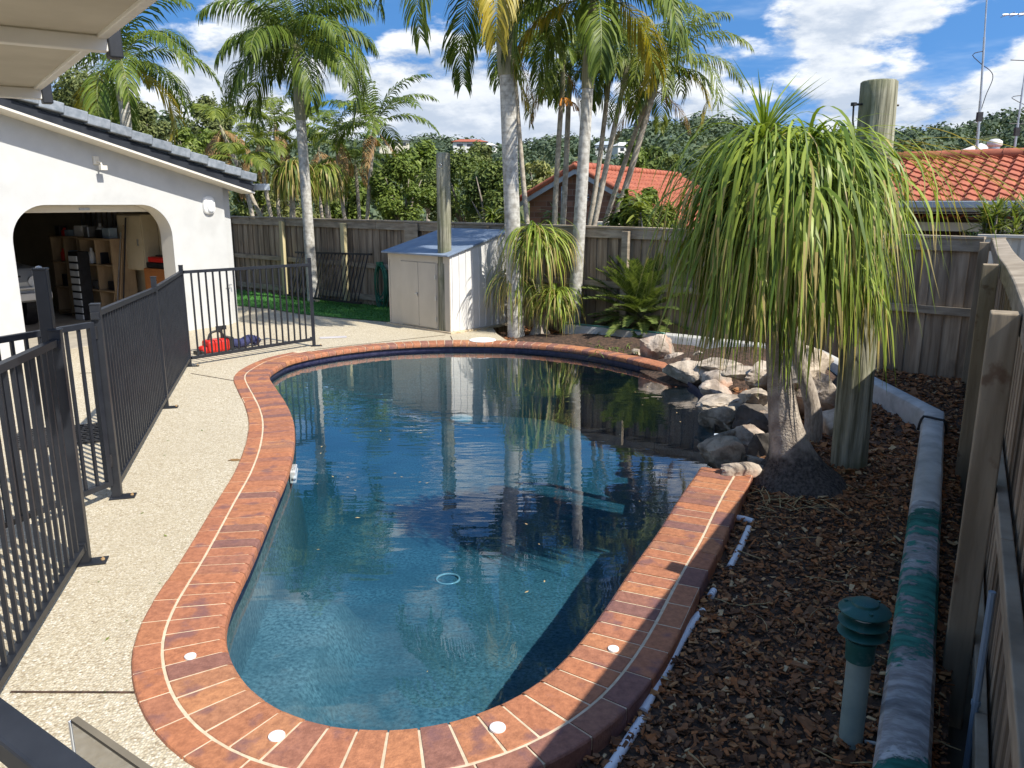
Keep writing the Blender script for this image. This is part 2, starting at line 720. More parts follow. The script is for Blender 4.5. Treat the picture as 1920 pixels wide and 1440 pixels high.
M = {}
M['deck'] = mat_deck()
M['water'] = mat_water()
M['water_side'] = mat_clear('pool_water_side')
M['pebble'] = mat('pool_pebble', (.04, .09, .105), (.24, .36, .39), scale=42, rough=.8, lo=.30, hi=.70, detail=9, blotch=((.07, .14, .16), 1.7, .38, .64, .6))
M['tileband'] = mat('waterline_tile', (.02, .022, .06), (.05, .05, .10), scale=20, rough=.3)
M['coping'] = mat('coping_brick', (.70, .66, .66), (1.06, 1.04, 1.02), scale=34, rough=.72, bump=.003, bscale=90,
                  istops=[(0, (.35, .142, .078)), (.2, (.46, .20, .095)), (.38, (.40, .165, .09)), (.55, (.44, .178, .085)), (.72, (.33, .148, .096)), (.88, (.225, .112, .092)), (1, (.49, .225, .102))],
                  blotch=((.17, .085, .085), 6.5, .54, .68, .75), detail=9)
M['mortar'] = mat('cream_mortar', (.50, .40, .27), (.64, .53, .38), scale=20, rough=.9)
M['mulchbase'] = mat('mulch_soil', (.03, .021, .015), (.11, .065, .042), scale=18, rough=1, bump=.02, bscale=30)
M['chips'] = mat('bark_chips', (.75, .75, .75), (1.2, 1.2, 1.2), scale=30, rough=.85,
                 istops=[(0, (.07, .034, .018)), (.3, (.19, .085, .036)), (.55, (.37, .135, .042)), (.75, (.20, .11, .06)), (.9, (.44, .20, .07)), (1, (.54, .40, .22))])
M['render'] = mat('white_render', (.475, .48, .468), (.52, .525, .51), scale=3, rough=.8, bump=.001, bscale=120, blotch=((.40, .40, .385), 1.6, .52, .78, .6), detail=8)
M['trim'] = mat('cream_trim', (.66, .62, .53), (.70, .66, .57), scale=3, rough=.6)
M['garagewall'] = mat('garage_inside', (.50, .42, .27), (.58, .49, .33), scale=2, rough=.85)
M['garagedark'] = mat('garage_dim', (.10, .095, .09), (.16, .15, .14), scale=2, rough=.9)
M['greytile'] = mat('grey_roof_tile', (.15, .175, .20), (.25, .275, .305), scale=12, rough=.7, island=.12, bump=.002, bscale=60)
M['darkmetal'] = mat('charcoal_powdercoat', (.014, .016, .021), (.020, .023, .029), scale=8, rough=.42, spec=.4)
M['charcoal'] = mat('charcoal_fascia', (.018, .021, .027), (.03, .034, .042), scale=6, rough=.55, spec=.25)
M['wood'] = mat('weathered_paling', (.18, .13, .085), (.37, .29, .205), scale=9, rough=.9, stretch=(1.6, 1.6, .12), island=.26, bump=.004, bscale=16, blotch=((.09, .07, .05), 2.2, .55, .75, .55))
M['woodrail'] = mat('weathered_rail', (.23, .185, .13), (.39, .325, .24), scale=7, rough=.9, stretch=(.5, .5, 3), island=.12, bump=.003, bscale=14, blotch=((.12, .10, .07), 3, .56, .74, .5))
M['woodpost'] = mat('weathered_post', (.20, .155, .10), (.33, .265, .18), scale=9, rough=.9, stretch=(1.5, 1.5, .15), bump=.004, bscale=14, blotch=((.12, .06, .03), 5.5, .64, .72, .7))
M['woodpale'] = mat('pale_pine_post', (.42, .36, .19), (.58, .50, .29), scale=9, rough=.85, stretch=(1.5, 1.5, .15))
M['log'] = mat('grey_green_log', (.13, .125, .085), (.40, .385, .29), scale=16, rough=.95, spec=.1, stretch=(1.6, 1.6, .09), bump=.02, bscale=18, blotch=((.13, .14, .075), 2.6, .46, .68, .75), detail=9, lo=.38, hi=.62)
M['trunk'] = mat_rings('palm_bark', (.30, .28, .24), (.56, .54, .48), (.26, .24, .20), 3.2)
M['trunkthin'] = mat_rings('thin_palm_bark', (.30, .26, .20), (.52, .46, .37), (.20, .15, .11), 9)
M['shaft'] = mat('palm_crownshaft', (.20, .19, .10), (.36, .33, .22), scale=5, rough=.6, stretch=(3, 3, .4))
M['frond'] = leafmat('palm_leaf', (.045, .085, .012), (.18, .235, .035), .46, .3, .28)
M['frondlight'] = leafmat('palm_leaf_bright', (.08, .12, .016), (.24, .28, .05), .46, .33, .28)
M['frondyellow'] = leafmat('palm_leaf_yellow', (.24, .22, .02), (.50, .38, .04), .45, .3)
M['fronddead'] = leafmat('palm_leaf_dead', (.19, .10, .035), (.40, .25, .10), .7, .2)
M['rachis'] = mat('palm_rachis', (.16, .20, .06), (.26, .28, .10), scale=4, rough=.5)
M['seed'] = mat('palm_seed', (.55, .20, .03), (.70, .32, .05), scale=20, rough=.6)
M['ponytail'] = leafmat('strap_leaf', (.085, .145, .018), (.36, .43, .075), .42, .33, .3)
M['ponytip'] = leafmat('strap_leaf_old', (.26, .22, .06), (.48, .37, .13), .5, .3)
M['ponybark'] = mat('ponytail_bark', (.24, .20, .165), (.46, .40, .33), scale=26, rough=.95, spec=.1, stretch=(2, 2, .6), bump=.007, bscale=34)
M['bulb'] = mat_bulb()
M['cycad'] = leafmat('cycad_leaf', (.075, .125, .03), (.26, .31, .09), .42, .28, .35)
M['rock'] = mat('sandstone', (.24, .195, .155), (.54, .46, .375), scale=6, rough=.95, spec=.1, bump=.035, bscale=11, blotch=((.44, .255, .17), 2.6, .48, .62, .8), detail=10, lo=.38, hi=.62)
M['rockpale'] = mat('pale_stone', (.27, .22, .165), (.52, .44, .345), scale=7, rough=.95, spec=.1, bump=.03, bscale=12, blotch=((.22, .19, .16), 4, .54, .66, .8), detail=10, lo=.36, hi=.60)
M['rockgrey'] = mat('grey_stone', (.15, .125, .095), (.42, .36, .28), scale=7, rough=.95, spec=.1, bump=.035, bscale=11, detail=10, lo=.38, hi=.60)
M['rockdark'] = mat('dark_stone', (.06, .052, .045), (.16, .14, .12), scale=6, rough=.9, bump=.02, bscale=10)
M['wallpaint'] = mat_wallpaint()
M['wallbare'] = mat('bare_wall_render', (.42, .41, .38), (.58, .57, .54), scale=5, rough=.9, bump=.004, bscale=20, blotch=((.25, .24, .22), 3, .52, .72, .6))
M['pvc'] = mat('white_pvc', (.74, .76, .78), (.80, .81, .82), scale=6, rough=.4)
M['white'] = mat('white_plastic', (.80, .80, .78), (.84, .84, .82), scale=4, rough=.4)
M['shed'] = mat('shed_cream', (.47, .425, .345), (.54, .49, .40), scale=2.5, rough=.6, stretch=(1, 1, .5))
M['shedside'] = mat('shed_side_steel', (.60, .59, .56), (.68, .67, .64), scale=3, rough=.55)
M['shedroof'] = mat('shed_roof_steel', (.15, .20, .28), (.22, .275, .36), scale=4, rough=.5, blotch=((.45, .46, .47), 4.0, .63, .72, .6))
M['tilered'] = mat('terracotta_tile', (.29, .085, .05), (.42, .135, .07), scale=5, rough=.75, detail=8, blotch=((.33, .085, .05), 1.3, .5, .72, .6))
M['brick'] = mat_brickwall()
M['gutter'] = mat('grey_gutter', (.36, .40, .44), (.44, .48, .51), scale=3, rough=.4)
M['darkwall'] = mat('dark_brown_wall', (.05, .032, .025), (.09, .06, .045), scale=3, rough=.9)
M['cream'] = mat('cream_paint', (.60, .55, .44), (.66, .61, .50), scale=3, rough=.7)
M['colorbond'] = mat('cream_steel', (.56, .52, .42), (.62, .58, .48), scale=2, rough=.55)
M['turf'] = mat('turf', (.03, .12, .02), (.06, .19, .03), scale=40, rough=.9, island=.3)
M['leaf'] = leafmat('bush_leaf', (.075, .12, .02), (.21, .27, .05), .55, .3, .3)
M['leafdark'] = leafmat('dark_tree_leaf', (.055, .09, .02), (.18, .225, .05), .55, .25, .3)
M['leafyel'] = leafmat('yellow_green_leaf', (.09, .14, .02), (.28, .31, .07), .45, .3)
M['leafgum'] = leafmat('gum_leaf', (.07, .095, .03), (.20, .225, .075), .6, .25, .25)
M['leafolive'] = leafmat('olive_grass', (.10, .12, .03), (.33, .33, .10), .7, .3)
M['leaffar'] = leafmat('far_forest_leaf', (.055, .085, .055), (.13, .165, .10), .9, .15, .1)
M['bark'] = mat('grey_bark', (.16, .13, .10), (.34, .30, .25), scale=9, rough=.95)
M['terrain'] = mat('terrain_grass', (.05, .075, .02), (.15, .155, .05), scale=.35, rough=1, detail=9)
M['soil'] = mat('bare_ground', (.10, .085, .06), (.20, .17, .12), scale=2, rough=1)
M['bollardgreen'] = mat('faded_green_plastic', (.008, .07, .062), (.014, .10, .09), scale=10, rough=.5, blotch=((.20, .27, .26), 12, .6, .75, .5))
M['bollardstem'] = mat('bollard_stem', (.20, .27, .25), (.26, .33, .30), scale=8, rough=.5)
M['black'] = mat('black_plastic', (.012, .012, .013), (.025, .025, .027), scale=9, rough=.5)
M['red'] = mat('red_plastic', (.50, .018, .012), (.60, .03, .02), scale=4, rough=.4)
M['navy'] = mat('navy_fabric', (.02, .025, .09), (.05, .055, .13), scale=30, rough=.8)
M['hosegreen'] = mat('green_hose', (.01, .085, .05), (.02, .13, .08), scale=6, rough=.4)
M['steel'] = mat('galvanised', (.42, .43, .44), (.55, .56, .56), scale=9, rough=.35, metal=.8)
M['awning'] = mat('awning_cloth', (.60, .57, .50), (.70, .67, .60), scale=1.4, rough=.8, blotch=((.78, .76, .70), 2.4, .56, .72, .5), trans=.42, tcol=(.62, .58, .50))
M['whitebar'] = mat('white_bar', (.66, .65, .61), (.74, .73, .69), scale=3, rough=.5)
M['carpaint'] = mat('silver_car_paint', (.40, .42, .43), (.46, .48, .49), scale=2, rough=.3, metal=.3, coat=.5)
M['glassdark'] = mat('dark_glass', (.012, .014, .016), (.02, .022, .024), scale=2, rough=.08, spec=.8)
M['clearlens'] = mat('clear_lens', (.55, .57, .58), (.68, .70, .70), scale=8, rough=.15)
M['timber'] = mat('shelf_timber', (.27, .18, .10), (.42, .30, .17), scale=6, rough=.7, stretch=(1, 1, .3))
M['orange'] = mat('orange_wood', (.34, .12, .035), (.42, .16, .05), scale=5, rough=.5)
M['cable'] = mat('pale_cable', (.42, .43, .40), (.5, .5, .47), scale=4, rough=.6)
M['blueconduit'] = mat('blue_grey_conduit', (.20, .27, .34), (.27, .34, .41), scale=5, rough=.5)
M['rust'] = mat('rust_stain', (.26, .14, .05), (.42, .30, .16), scale=12, rough=.9)
M['whitehouse'] = mat('pale_house_wall', (.62, .61, .58), (.72, .71, .68), scale=.4, rough=.8)
M['glasspanel'] = mat_frost('balustrade_panel', (.80, .75, .66), (.42, .38, .31))
M['dryleaf'] = mat('dry_leaf', (.35, .25, .11), (.52, .40, .20), scale=20, rough=.8)

# ------------------------------------------------------------------ pool outline (world metres, z = 0)
PX_IN = [(706, 1369), (616, 1361), (534, 1336), (472, 1294), (438, 1246), (422, 1194), (427, 1156), (440, 1118), (469, 1059), (494, 1000),
         (520, 935), (541, 885), (552, 835), (551, 790), (537, 756), (518, 728), (505, 706), (514, 694), (556, 674), (650, 657), (760, 647),
         (880, 644), (1000, 648), (1100, 659), (1200, 679), (1262, 698), (1305, 722), (1328, 760), (1333, 800), (1324, 845), (1310, 880),
         (1275, 930), (1231, 1000), (1206, 1034), (1166, 1091), (1131, 1144), (1087, 1203), (1031, 1262), (972, 1303), (900, 1337), (806, 1362)]


def catmull(P, closed=True, per=8):
    out = []
    n = len(P)
    for i in range(n if closed else n - 1):
        g = (lambda k: P[k % n]) if closed else (lambda k: P[max(0, min(n - 1, k))])
        p0, p1, p2, p3 = g(i - 1), g(i), g(i + 1), g(i + 2)
        for k in range(per):
            t = k / per
            out.append(p1 * .5 * 2 + (p2 - p0) * (.5 * t) + (p0 * 2 - p1 * 5 + p2 * 4 - p3) * (.5 * t * t) + (p1 * 3 - p0 - p2 * 3 + p3) * (.5 * t ** 3))
    if not closed:
        out.append(P[-1])
    return out


def resample(P, step, closed=True):
    n = len(P)
    seg = [(P[i], P[(i + 1) % n]) for i in range(n if closed else n - 1)]
    L = sum((b - a).length for a, b in seg)
    k = max(2, round(L / step))
    st = L / k
    out, need, acc = [], 0.0, 0.0
    for a, b in seg:
        l = (b - a).length
        while need <= acc + l - 1e-9 and len(out) < k:
            out.append(a.lerp(b, (need - acc) / l if l else 0))
            need += st
        acc += l
    if not closed:
        out.append(P[-1])
    return out


POOL = resample(catmull([at(u, v, 0) for u, v in PX_IN]), .0115)
# soften the traced outline
for _ in range(160):
    n_ = len(POOL)
    POOL = [(POOL[i - 1] + POOL[i] * 2 + POOL[(i + 1) % n_]) / 4 for i in range(n_)]
NP = len(POOL)
AREA = sum(POOL[i].x * POOL[(i + 1) % NP].y - POOL[(i + 1) % NP].x * POOL[i].y for i in range(NP)) / 2
SGN = 1 if AREA > 0 else -1


def pnorm(i):
    t = POOL[(i + 6) % NP] - POOL[(i - 6) % NP]
    return V((t.y, -t.x, 0)).normalized() * SGN


PNORM = [pnorm(i) for i in range(NP)]


def offs(d, z=0.0):
    return [POOL[i] + PNORM[i] * d + V((0, 0, z)) for i in range(NP)]


def nearest(p):
    return min(range(NP), key=lambda i: (POOL[i] - p).length_squared)


I_ROCKA = nearest(at(1258, 697))
I_ROCKB = nearest(at(1312, 877))
I_OUTA = nearest(at(600, 665))        # outer course begins (far left)
I_FAR = nearest(at(950, 645))
I_NEAR = nearest(at(806, 1362))


def irange(a, b):
    r = [a]
    while r[-1] != b:
        r.append((r[-1] + (1 if FWD else -1)) % NP)
    return r


# does index increase from near-bottom to left?  PX_IN runs that way
FWD = (nearest(at(472, 1294)) - nearest(at(706, 1369))) % NP < NP / 2


def inrange(i, a, b):
    return ((i - a) % NP if FWD else (a - i) % NP) <= ((b - a) % NP if FWD else (a - b) % NP)


DDIR = V((.4906, .8714, 0))                    # along the right-hand fence, away from the camera
FC = V((5.75, 9.75, 0))                        # corner of the two timber fences
FL = V((-7.9, 20.35, 0))                       # left end of the far fence
FDIR = (FL - FC).normalized()
BEDZ = -.08


def fence_r(Y):                                # post line of the right-hand fence
    return V((2.13 + (Y - 3.39) * (FC.x - 2.13) / (FC.y - 3.39), Y, 0))


# ------------------------------------------------------------------ ground, deck, mulch, turf
hole = [POOL[i] + PNORM[i] * .18 for i in range(0, NP, 4)]
mb = MB()
big = [(-900, -60), (900, -60), (900, 900), (-900, 900)]
mb.poly([big, [(p.x, p.y) for p in hole]], -.36)
mb.build('ground', M['soil'], kind='structure')

farpt = at(944, 637)
i_f = nearest(at(950, 645))
i_n = nearest(at(806, 1362))
ring = [POOL[i] + PNORM[i] * .2 for i in irange(i_n, i_f)[::4]]
mb = MB()
deck = [(p.x, p.y) for p in ring] + [tuple(at(932, 626)[:2]), tuple(at(918, 606)[:2]), (-.2, 14.9), (-6.9, 20.2), (-16, 21), (-16, -2), (.1, -2), (.1, 1.9)]
mb.poly([deck], 0.0)
# a real edge to the slab along the bed
d0, d1 = V((*deck[-1], 0)), V((*deck[-2], 0))
mb.beam(d0 + V((0, 0, -.08)), d1 + V((0, 0, -.08)), .02, .155)
mb.build('pool_deck', M['deck'], kind='structure')

# saw-cut joints in the slab: thin dark strips 4 mm up
mb = MB()
for a, b in [((20, 1297), (258, 1298)), ((358, 700), (452, 716)), ((590, 655), (835, 628)), ((470, 575), (470, 640)), ((150, 700), (330, 690)), ((845, 630), (850, 642))]:
    p, q = at(*a, .003), at(*b, .003)
    mb.beam(p, q, .012, .003)
mb.build('deck_joints', M['mulchbase'], kind='structure')

bed_out = [(p.x, p.y) for p in [POOL[i] + PNORM[i] * .2 for i in irange(i_f, i_n)[::4]]] + [(.12, 1.9), (.12, -.6), (.9, -.8)] \
    + [tuple((fence_r(y) + V((-.02, 0, 0)))[:2]) for y in (1.2, 4, 7)] + [tuple((FC + V((-.05, -.05, 0)))[:2]), tuple((FC + FDIR * 4)[:2]), tuple((FC + FDIR * 7.0)[:2]), tuple(at(930, 620)[:2])]
mb = MB()
mb.poly([bed_out], BEDZ)
mb.build('garden_bed', M['mulchbase'], kind='structure')

# the soil mounds up a little behind the far coping and round the rocks
mb = MB()


def mound(c, rx, ry, h, rz=0):
    N, K = 8, 20
    vs, fs = [V(c) + V((0, 0, h))], []
    for i in range(1, N + 1):
        for k in range(K):
            a = 2 * math.pi * k / K
            r = i / N
            x, y = rx * r * math.cos(a), ry * r * math.sin(a)
            z = h * (1 - r * r) ** 1.5 + .03 * noise.noise(V((x * 3, y * 3, c[0])))
            vs.append(V(c) + V((x * math.cos(rz) - y * math.sin(rz), x * math.sin(rz) + y * math.cos(rz), z if i < N else -.03)))
    for k in range(K):
        fs.append((0, 1 + k, 1 + (k + 1) % K))
    for i in range(N - 1):
        for k in range(K):
            a, b = 1 + i * K + k, 1 + i * K + (k + 1) % K
            fs.append((a, a + K, b + K, b))
    mb.add(vs, fs)


mound((*at(1160, 640)[:2], BEDZ), 2.3, .9, .14, R(-25))
mound((*at(1400, 690)[:2], BEDZ), 1.5, 1.1, .34, R(-40))
mb.build('soil_mound', M['mulchbase'], kind='structure', smooth=True)


def in_poly(x, y, P):
    c = False
    j = len(P) - 1
    for i in range(len(P)):
        if (P[i][1] > y) != (P[j][1] > y) and x < (P[j][0] - P[i][0]) * (y - P[i][1]) / (P[j][1] - P[i][1]) + P[i][0]:
            c = not c
        j = i
    return c


keepout = [(p.x, p.y) for p in [POOL[i] + PNORM[i] * .435 for i in range(0, NP, 8)]]
rg = random.Random(3)
mb = MB()
cnt = 0
while cnt < 26000:
    far = rg.random() < .33
    if far:
        x, y = rg.uniform(-.3, 5.7), rg.uniform(5.5, 14)
    else:
        x, y = rg.uniform(.1, 4.2), rg.uniform(1.6, 7.2)
        if rg.random() < (y - 2) / 7:
            continue
    if not in_poly(x, y, bed_out) or in_poly(x, y, keepout):
        continue
    cnt += 1
    L = .012 + .040 * rg.random() ** 1.7
    if rg.random() < .03:
        L *= 2.0
    if far:
        L *= 1.7
    W = L * rg.uniform(.25, .75)
    T = rg.uniform(.002, .007)
    q = Matrix.Rotation(rg.uniform(0, 6.28), 3, 'Z') @ Matrix.Rotation(rg.gauss(0, .42), 3, 'X') @ Matrix.Rotation(rg.gauss(0, .35), 3, 'Y')
    c = V((x, y, BEDZ + rg.uniform(.002, .028)))
    sk = rg.uniform(-.3, .3)
    pts = [(-L / 2, -W / 2 * rg.uniform(.5, 1), 0), (L / 2, -W / 2 + sk * W, 0), (L / 2 * rg.uniform(.7, 1.1), W / 2, 0), (-L / 2 * rg.uniform(.6, 1), W / 2 * rg.uniform(.4, 1), 0)]
    top = [c + q @ V((a, b, T)) for a, b, _ in pts]
    bot = [c + q @ V((a, b, 0)) for a, b, _ in pts]
    mb.add(top + bot, [(0, 1, 2, 3), (0, 4, 5, 1), (1, 5, 6, 2), (2, 6, 7, 3), (3, 7, 4, 0)])
mb.build('bark_mulch', M['chips'], kind='stuff', label='dark brown bark chip mulch covering the garden bed', cat='mulch')

mb = MB()
for k in range(70):                                   # roots, twigs and long leaf scraps lying on the mulch
    x, y = rg.uniform(.6, 3.6), rg.uniform(2.0, 6.6)
    if not in_poly(x, y, bed_out) or in_poly(x, y, keepout):
        continue
    a = rg.uniform(0, 6.28)
    pts = []
    p = V((x, y, BEDZ + .03))
    for i in range(6):
        pts.append(p.copy())
        a += rg.uniform(-.6, .6)
        p += V((math.cos(a), math.sin(a), rg.uniform(-.1, .1))) * rg.uniform(.02, .06)
    mb.tube(pts, [rg.uniform(.001, .0028)] * 6, 5)
mb.build('twigs', M['dryleaf'], kind='stuff', label='dry twigs and rootlets scattered over the bark mulch', cat='twigs')

# turf strip in front of the far fence
turf = [at(437, 573), at(500, 579), at(560, 589), at(640, 597), at(738, 605)]
tq = [(p.x, p.y) for p in turf]
tback = [tuple((FC + FDIR * k)[:2]) for k in (9.2, 12, 15, 17.2)]
tpoly = tq + tback
mb = MB()
mb.poly([tpoly], .012)
mb.build('lawn', M['turf'], kind='structure')
mb = MB()
xs = [p[0] for p in tpoly]
ys = [p[1] for p in tpoly]
for k in range(16000):
    x, y = rg.uniform(min(xs), max(xs)), rg.uniform(min(ys), max(ys))
    if not in_poly(x, y, tpoly):
        continue
    a = rg.uniform(0, 6.28)
    w_ = V((math.cos(a), math.sin(a), 0)) * .008
    p = V((x, y, .01))
    tip = p + V((rg.gauss(0, .02), rg.gauss(0, .02), rg.uniform(.03, .06)))
    mb.add([p - w_, p + w_, tip], [(0, 1, 2)])
mb.build('grass', M['turf'], kind='stuff', label='short bright green turf along the foot of the far fence', cat='grass')

# ------------------------------------------------------------------ pool shell and water
WZ = -.105


def floor_z(x, y):
    c = at(640, 1190)
    z = -.80 - .32 * min(1, max(0, (y - 4.0) / 4.0))
    # shallow ledge in the near left corner with a rounded lip
    q = V((x, y, 0))
    p1, p2 = at(612, 1240, -.5), at(470, 1090, -.5)
    ledge = 1 / (1 + math.exp(max(-40, min(40, (x - p1.x) * 30)))) / (1 + math.exp(max(-40, min(40, (y - p2.y) * 14))))
    return z * (1 - ledge) + (-.52) * ledge


mb = MB()
wall = [POOL[i] + PNORM[i] * .035 for i in range(0, NP, 3)]
n_ = len(wall)
lev = [(-.045, 0), (-.16, 0), (-.1605, 0), (-.5, -.02), (-1.25, -.12)]
vs = []
for z, o_ in lev:
    for k in range(n_):
        p = wall[k] + PNORM[(k * 3) % NP] * o_
        vs.append((p.x, p.y, z))
fs, ms = [], []
for i in range(len(lev) - 1):
    for k in range(n_):
        k2 = (k + 1) % n_
        f = (i * n_ + k, i * n_ + k2, (i + 1) * n_ + k2, (i + 1) * n_ + k)
        fs.append(f if not FWD else tuple(reversed(f)))
        ms.append(1 if i < 1 else 0)
mb.add(vs, fs)
mb.m = ms
gx0, gx1 = min(p.x for p in POOL) - .2, max(p.x for p in POOL) + .2
gy0, gy1 = min(p.y for p in POOL) - .2, max(p.y for p in POOL) + .2
NX, NY = 70, 130
vs = [(gx0 + (gx1 - gx0) * i / NX, gy0 + (gy1 - gy0) * j / NY, floor_z(gx0 + (gx1 - gx0) * i / NX, gy0 + (gy1 - gy0) * j / NY)) for j in range(NY + 1) for i in range(NX + 1)]
fs = [(j * (NX + 1) + i, j * (NX + 1) + i + 1, (j + 1) * (NX + 1) + i + 1, (j + 1) * (NX + 1) + i) for j in range(NY) for i in range(NX)]
mb.add(vs, fs, 0)
mb.build('pool_basin', [M['pebble'], M['tileband']], kind='structure', smooth=True, autos=30)

mb = MB()
wp = [POOL[i] + PNORM[i] * .033 for i in range(0, NP, 3)]
mb.poly([[(p.x, p.y) for p in wp]], WZ, 0)
k0 = len(mb.v)
n_ = len(wp)
mb.add([(p.x, p.y, WZ) for p in wp] + [(p.x, p.y, -1.4) for p in wp], [((k, k + n_, (k + 1) % n_ + n_, (k + 1) % n_) if FWD else (k, (k + 1) % n_, (k + 1) % n_ + n_, k + n_)) for k in range(n_)], 1)
mb.poly([[(p.x, p.y) for p in wp]], -1.4, 1, up=False)
mb.build('water', [M['water'], M['water_side']], kind='structure')

# ------------------------------------------------------------------ brick coping (one thing, bricks stay in its mesh)
cop = thing('pool_coping', 'red brown brick coping with cream joints curving round the pool edge', 'coping', (*POOL[I_NEAR][:2], 0))


def brick(mbx, i0, i1, prof, jit):
    vs, fs = [], []
    sec = [i0 + (i1 - i0) * t / 2 for t in range(3)]
    n = len(prof)
    for sidx in sec:
        i = int(math.floor(sidx))
        fr = sidx - i
        pp_ = POOL[i % NP].lerp(POOL[(i + 1) % NP], fr)
        nn_ = PNORM[i % NP].lerp(PNORM[(i + 1) % NP], fr)
        for d, z in prof:
            vs.append(pp_ + nn_ * d + V((0, 0, z + jit)))
    for a in range(2):
        for k in range(n - 1):
            fs.append((a * n + k, a * n + k + 1, (a + 1) * n + k + 1, (a + 1) * n + k))
    fs.append(tuple(range(n)))
    fs.append(tuple(2 * n + k for k in reversed(range(n))))
    if FWD:
        fs = [tuple(reversed(f)) for f in fs]
    mbx.add(vs, fs)


step = (sum((POOL[i] - POOL[i - 1]).length for i in range(NP)) / NP)
HDR = [(0.012, -.060), (0.0, -.046), (.0, -.022), (.006, .000), (.02, .010), (.042, .013), (.200, .013), (.279, .013), (.283, .010), (.283, -.03)]
FARH = HDR[:6] + [(.190, .013), (.234, .013), (.238, .010), (.238, -.11)]
OUT = [(.297, -.03), (.297, .010), (.301, .013), (.412, .013), (.419, .010), (.424, .002), (.424, -.115)]
mh, mo, mm = MB(), MB(), MB()
pos = float(I_ROCKB)
rg = random.Random(11)
pitch_n = .121 / step
k = 0
while pos < I_ROCKB + NP - pitch_n * .5:
    i0 = pos + .0055 / step
    i1 = pos + pitch_n - .0055 / step
    mid = int((i0 + i1) / 2) % NP
    if not inrange(mid, I_ROCKA, I_ROCKB):
        double = inrange(mid, I_ROCKB, I_OUTA)
        brick(mh, i0, i1, HDR if double else FARH, rg.gauss(0, .0008))
    pos += pitch_n
pos = float(I_ROCKB)
rg = random.Random(12)
while pos < I_ROCKB + NP:
    i = int(pos) % NP
    # keep the outer bricks about 0.24 long measured along their own edge
    o1 = POOL[(i + 4) % NP] + PNORM[(i + 4) % NP] * .36
    o0 = POOL[i] + PNORM[i] * .36
    ratio = max(.4, (o1 - o0).length / (4 * step))
    ln = .235 / step / ratio
    if inrange(i, I_ROCKB, I_OUTA) and inrange(int(pos + ln) % NP, I_ROCKB, I_OUTA):
        brick(mo, pos + .006 / step / ratio, pos + ln - .006 / step / ratio, OUT, rg.gauss(0, .0012))
    pos += ln


def mort(a, b, d1):
    idx = irange(a, b)[::3]
    vs = []
    for i in idx:
        for d, z in ((.014, -.055), (.010, -.022), (.018, .000), (.036, .0098), (d1, .0098), (d1, -.05)):
            vs.append(POOL[i] + PNORM[i] * d + V((0, 0, z)))
    fs = []
    for a_ in range(len(idx) - 1):
        for k in range(5):
            f = (a_ * 6 + k, a_ * 6 + k + 1, a_ * 6 + k + 7, a_ * 6 + k + 6)
            fs.append(tuple(reversed(f)) if FWD else f)
    mm.add(vs, fs)


mort(I_ROCKB, I_OUTA, .418)
mort(I_OUTA, I_ROCKA, .236)
mh.build('header_course', M['coping'], cop)
mo.build('edge_course', M['coping'], cop)
mm.build('mortar_bed', M['mortar'], cop)

# white caps let into the coping
capspec = [((519, 1382), .034, 'round white plug in the coping left of the bottom curve'),
           ((933, 1366), .034, 'round white plug in the coping right of the bottom curve'),
           ((357, 1232), .027, 'flat white plug in the coping of the near left bulge'),
           ((1150, 1218), .027, 'white plug beside a hairline crack in the right coping'),
           ]
for (u, v), r_, lb in capspec:
    mb = MB()
    mb.lathe(at(u, v, .0125), [(r_ * .98, 0), (r_, .004), (r_ * .96, .009), (r_ * .7, .0115), (r_ * .3, .011), (.0005, .011)], 22)
    mb.build('deck_plug', M['white'], smooth=True, autos=50, label=lb, cat='plug', group='white plugs set in the coping')
mb = MB()
c = at(905, 638, .0125)
mb.lathe(c, [(.20, 0), (.21, .006), (.20, .014), (.14, .016), (.13, .012), (.02, .012), (.0005, .012)], 28)
mb.build('skimmer_cover', M['white'], smooth=True, autos=40, label='large round white skimmer lid on the far coping', cat='lid')
# fittings below water
i_sk = nearest(at(552, 855))
p = POOL[i_sk] + PNORM[i_sk] * .0 + V((0, 0, -.155))
t = V((-PNORM[i_sk].y, PNORM[i_sk].x, 0))
mb = MB()
mb.box(p, (.22, .05, .10), ax=(t, PNORM[i_sk], V((0, 0, 1))))
mb.box(p - PNORM[i_sk] * .012, (.25, .036, .02), ax=(t, PNORM[i_sk], V((0, 0, 1))))
mb.build('skimmer_mouth', M['white'], bevel=.006, label='white skimmer mouth at the waterline of the left pool wall', cat='skimmer')


def under(u, v):
    for k in range(60):
        z = -.2 - k * .02
        q = at(u, v, z)
        if z <= floor_z(q.x, q.y):
            return q
    return q


c = under(865, 788)
mb = MB()
mb.lathe(c + V((0, 0, .01)), [(.17, 0), (.17, .03), (.13, .05), (.0005, .052)], 24)
mb.build('drain_cover', M['white'], smooth=True, autos=40, label='bright white round drain cover on the deep pool floor', cat='drain cover')
c = under(840, 1090)
mb = MB()
mb.tube([c + V((math.cos(a) * .095, math.sin(a) * .095, .02)) for a in [i * math.pi / 14 for i in range(29)]], .010, 6, cap=False)
mb.build('floor_ring', M['clearlens'], smooth=True, label='thin pale ring fitting on the pool floor in the middle', cat='ring')

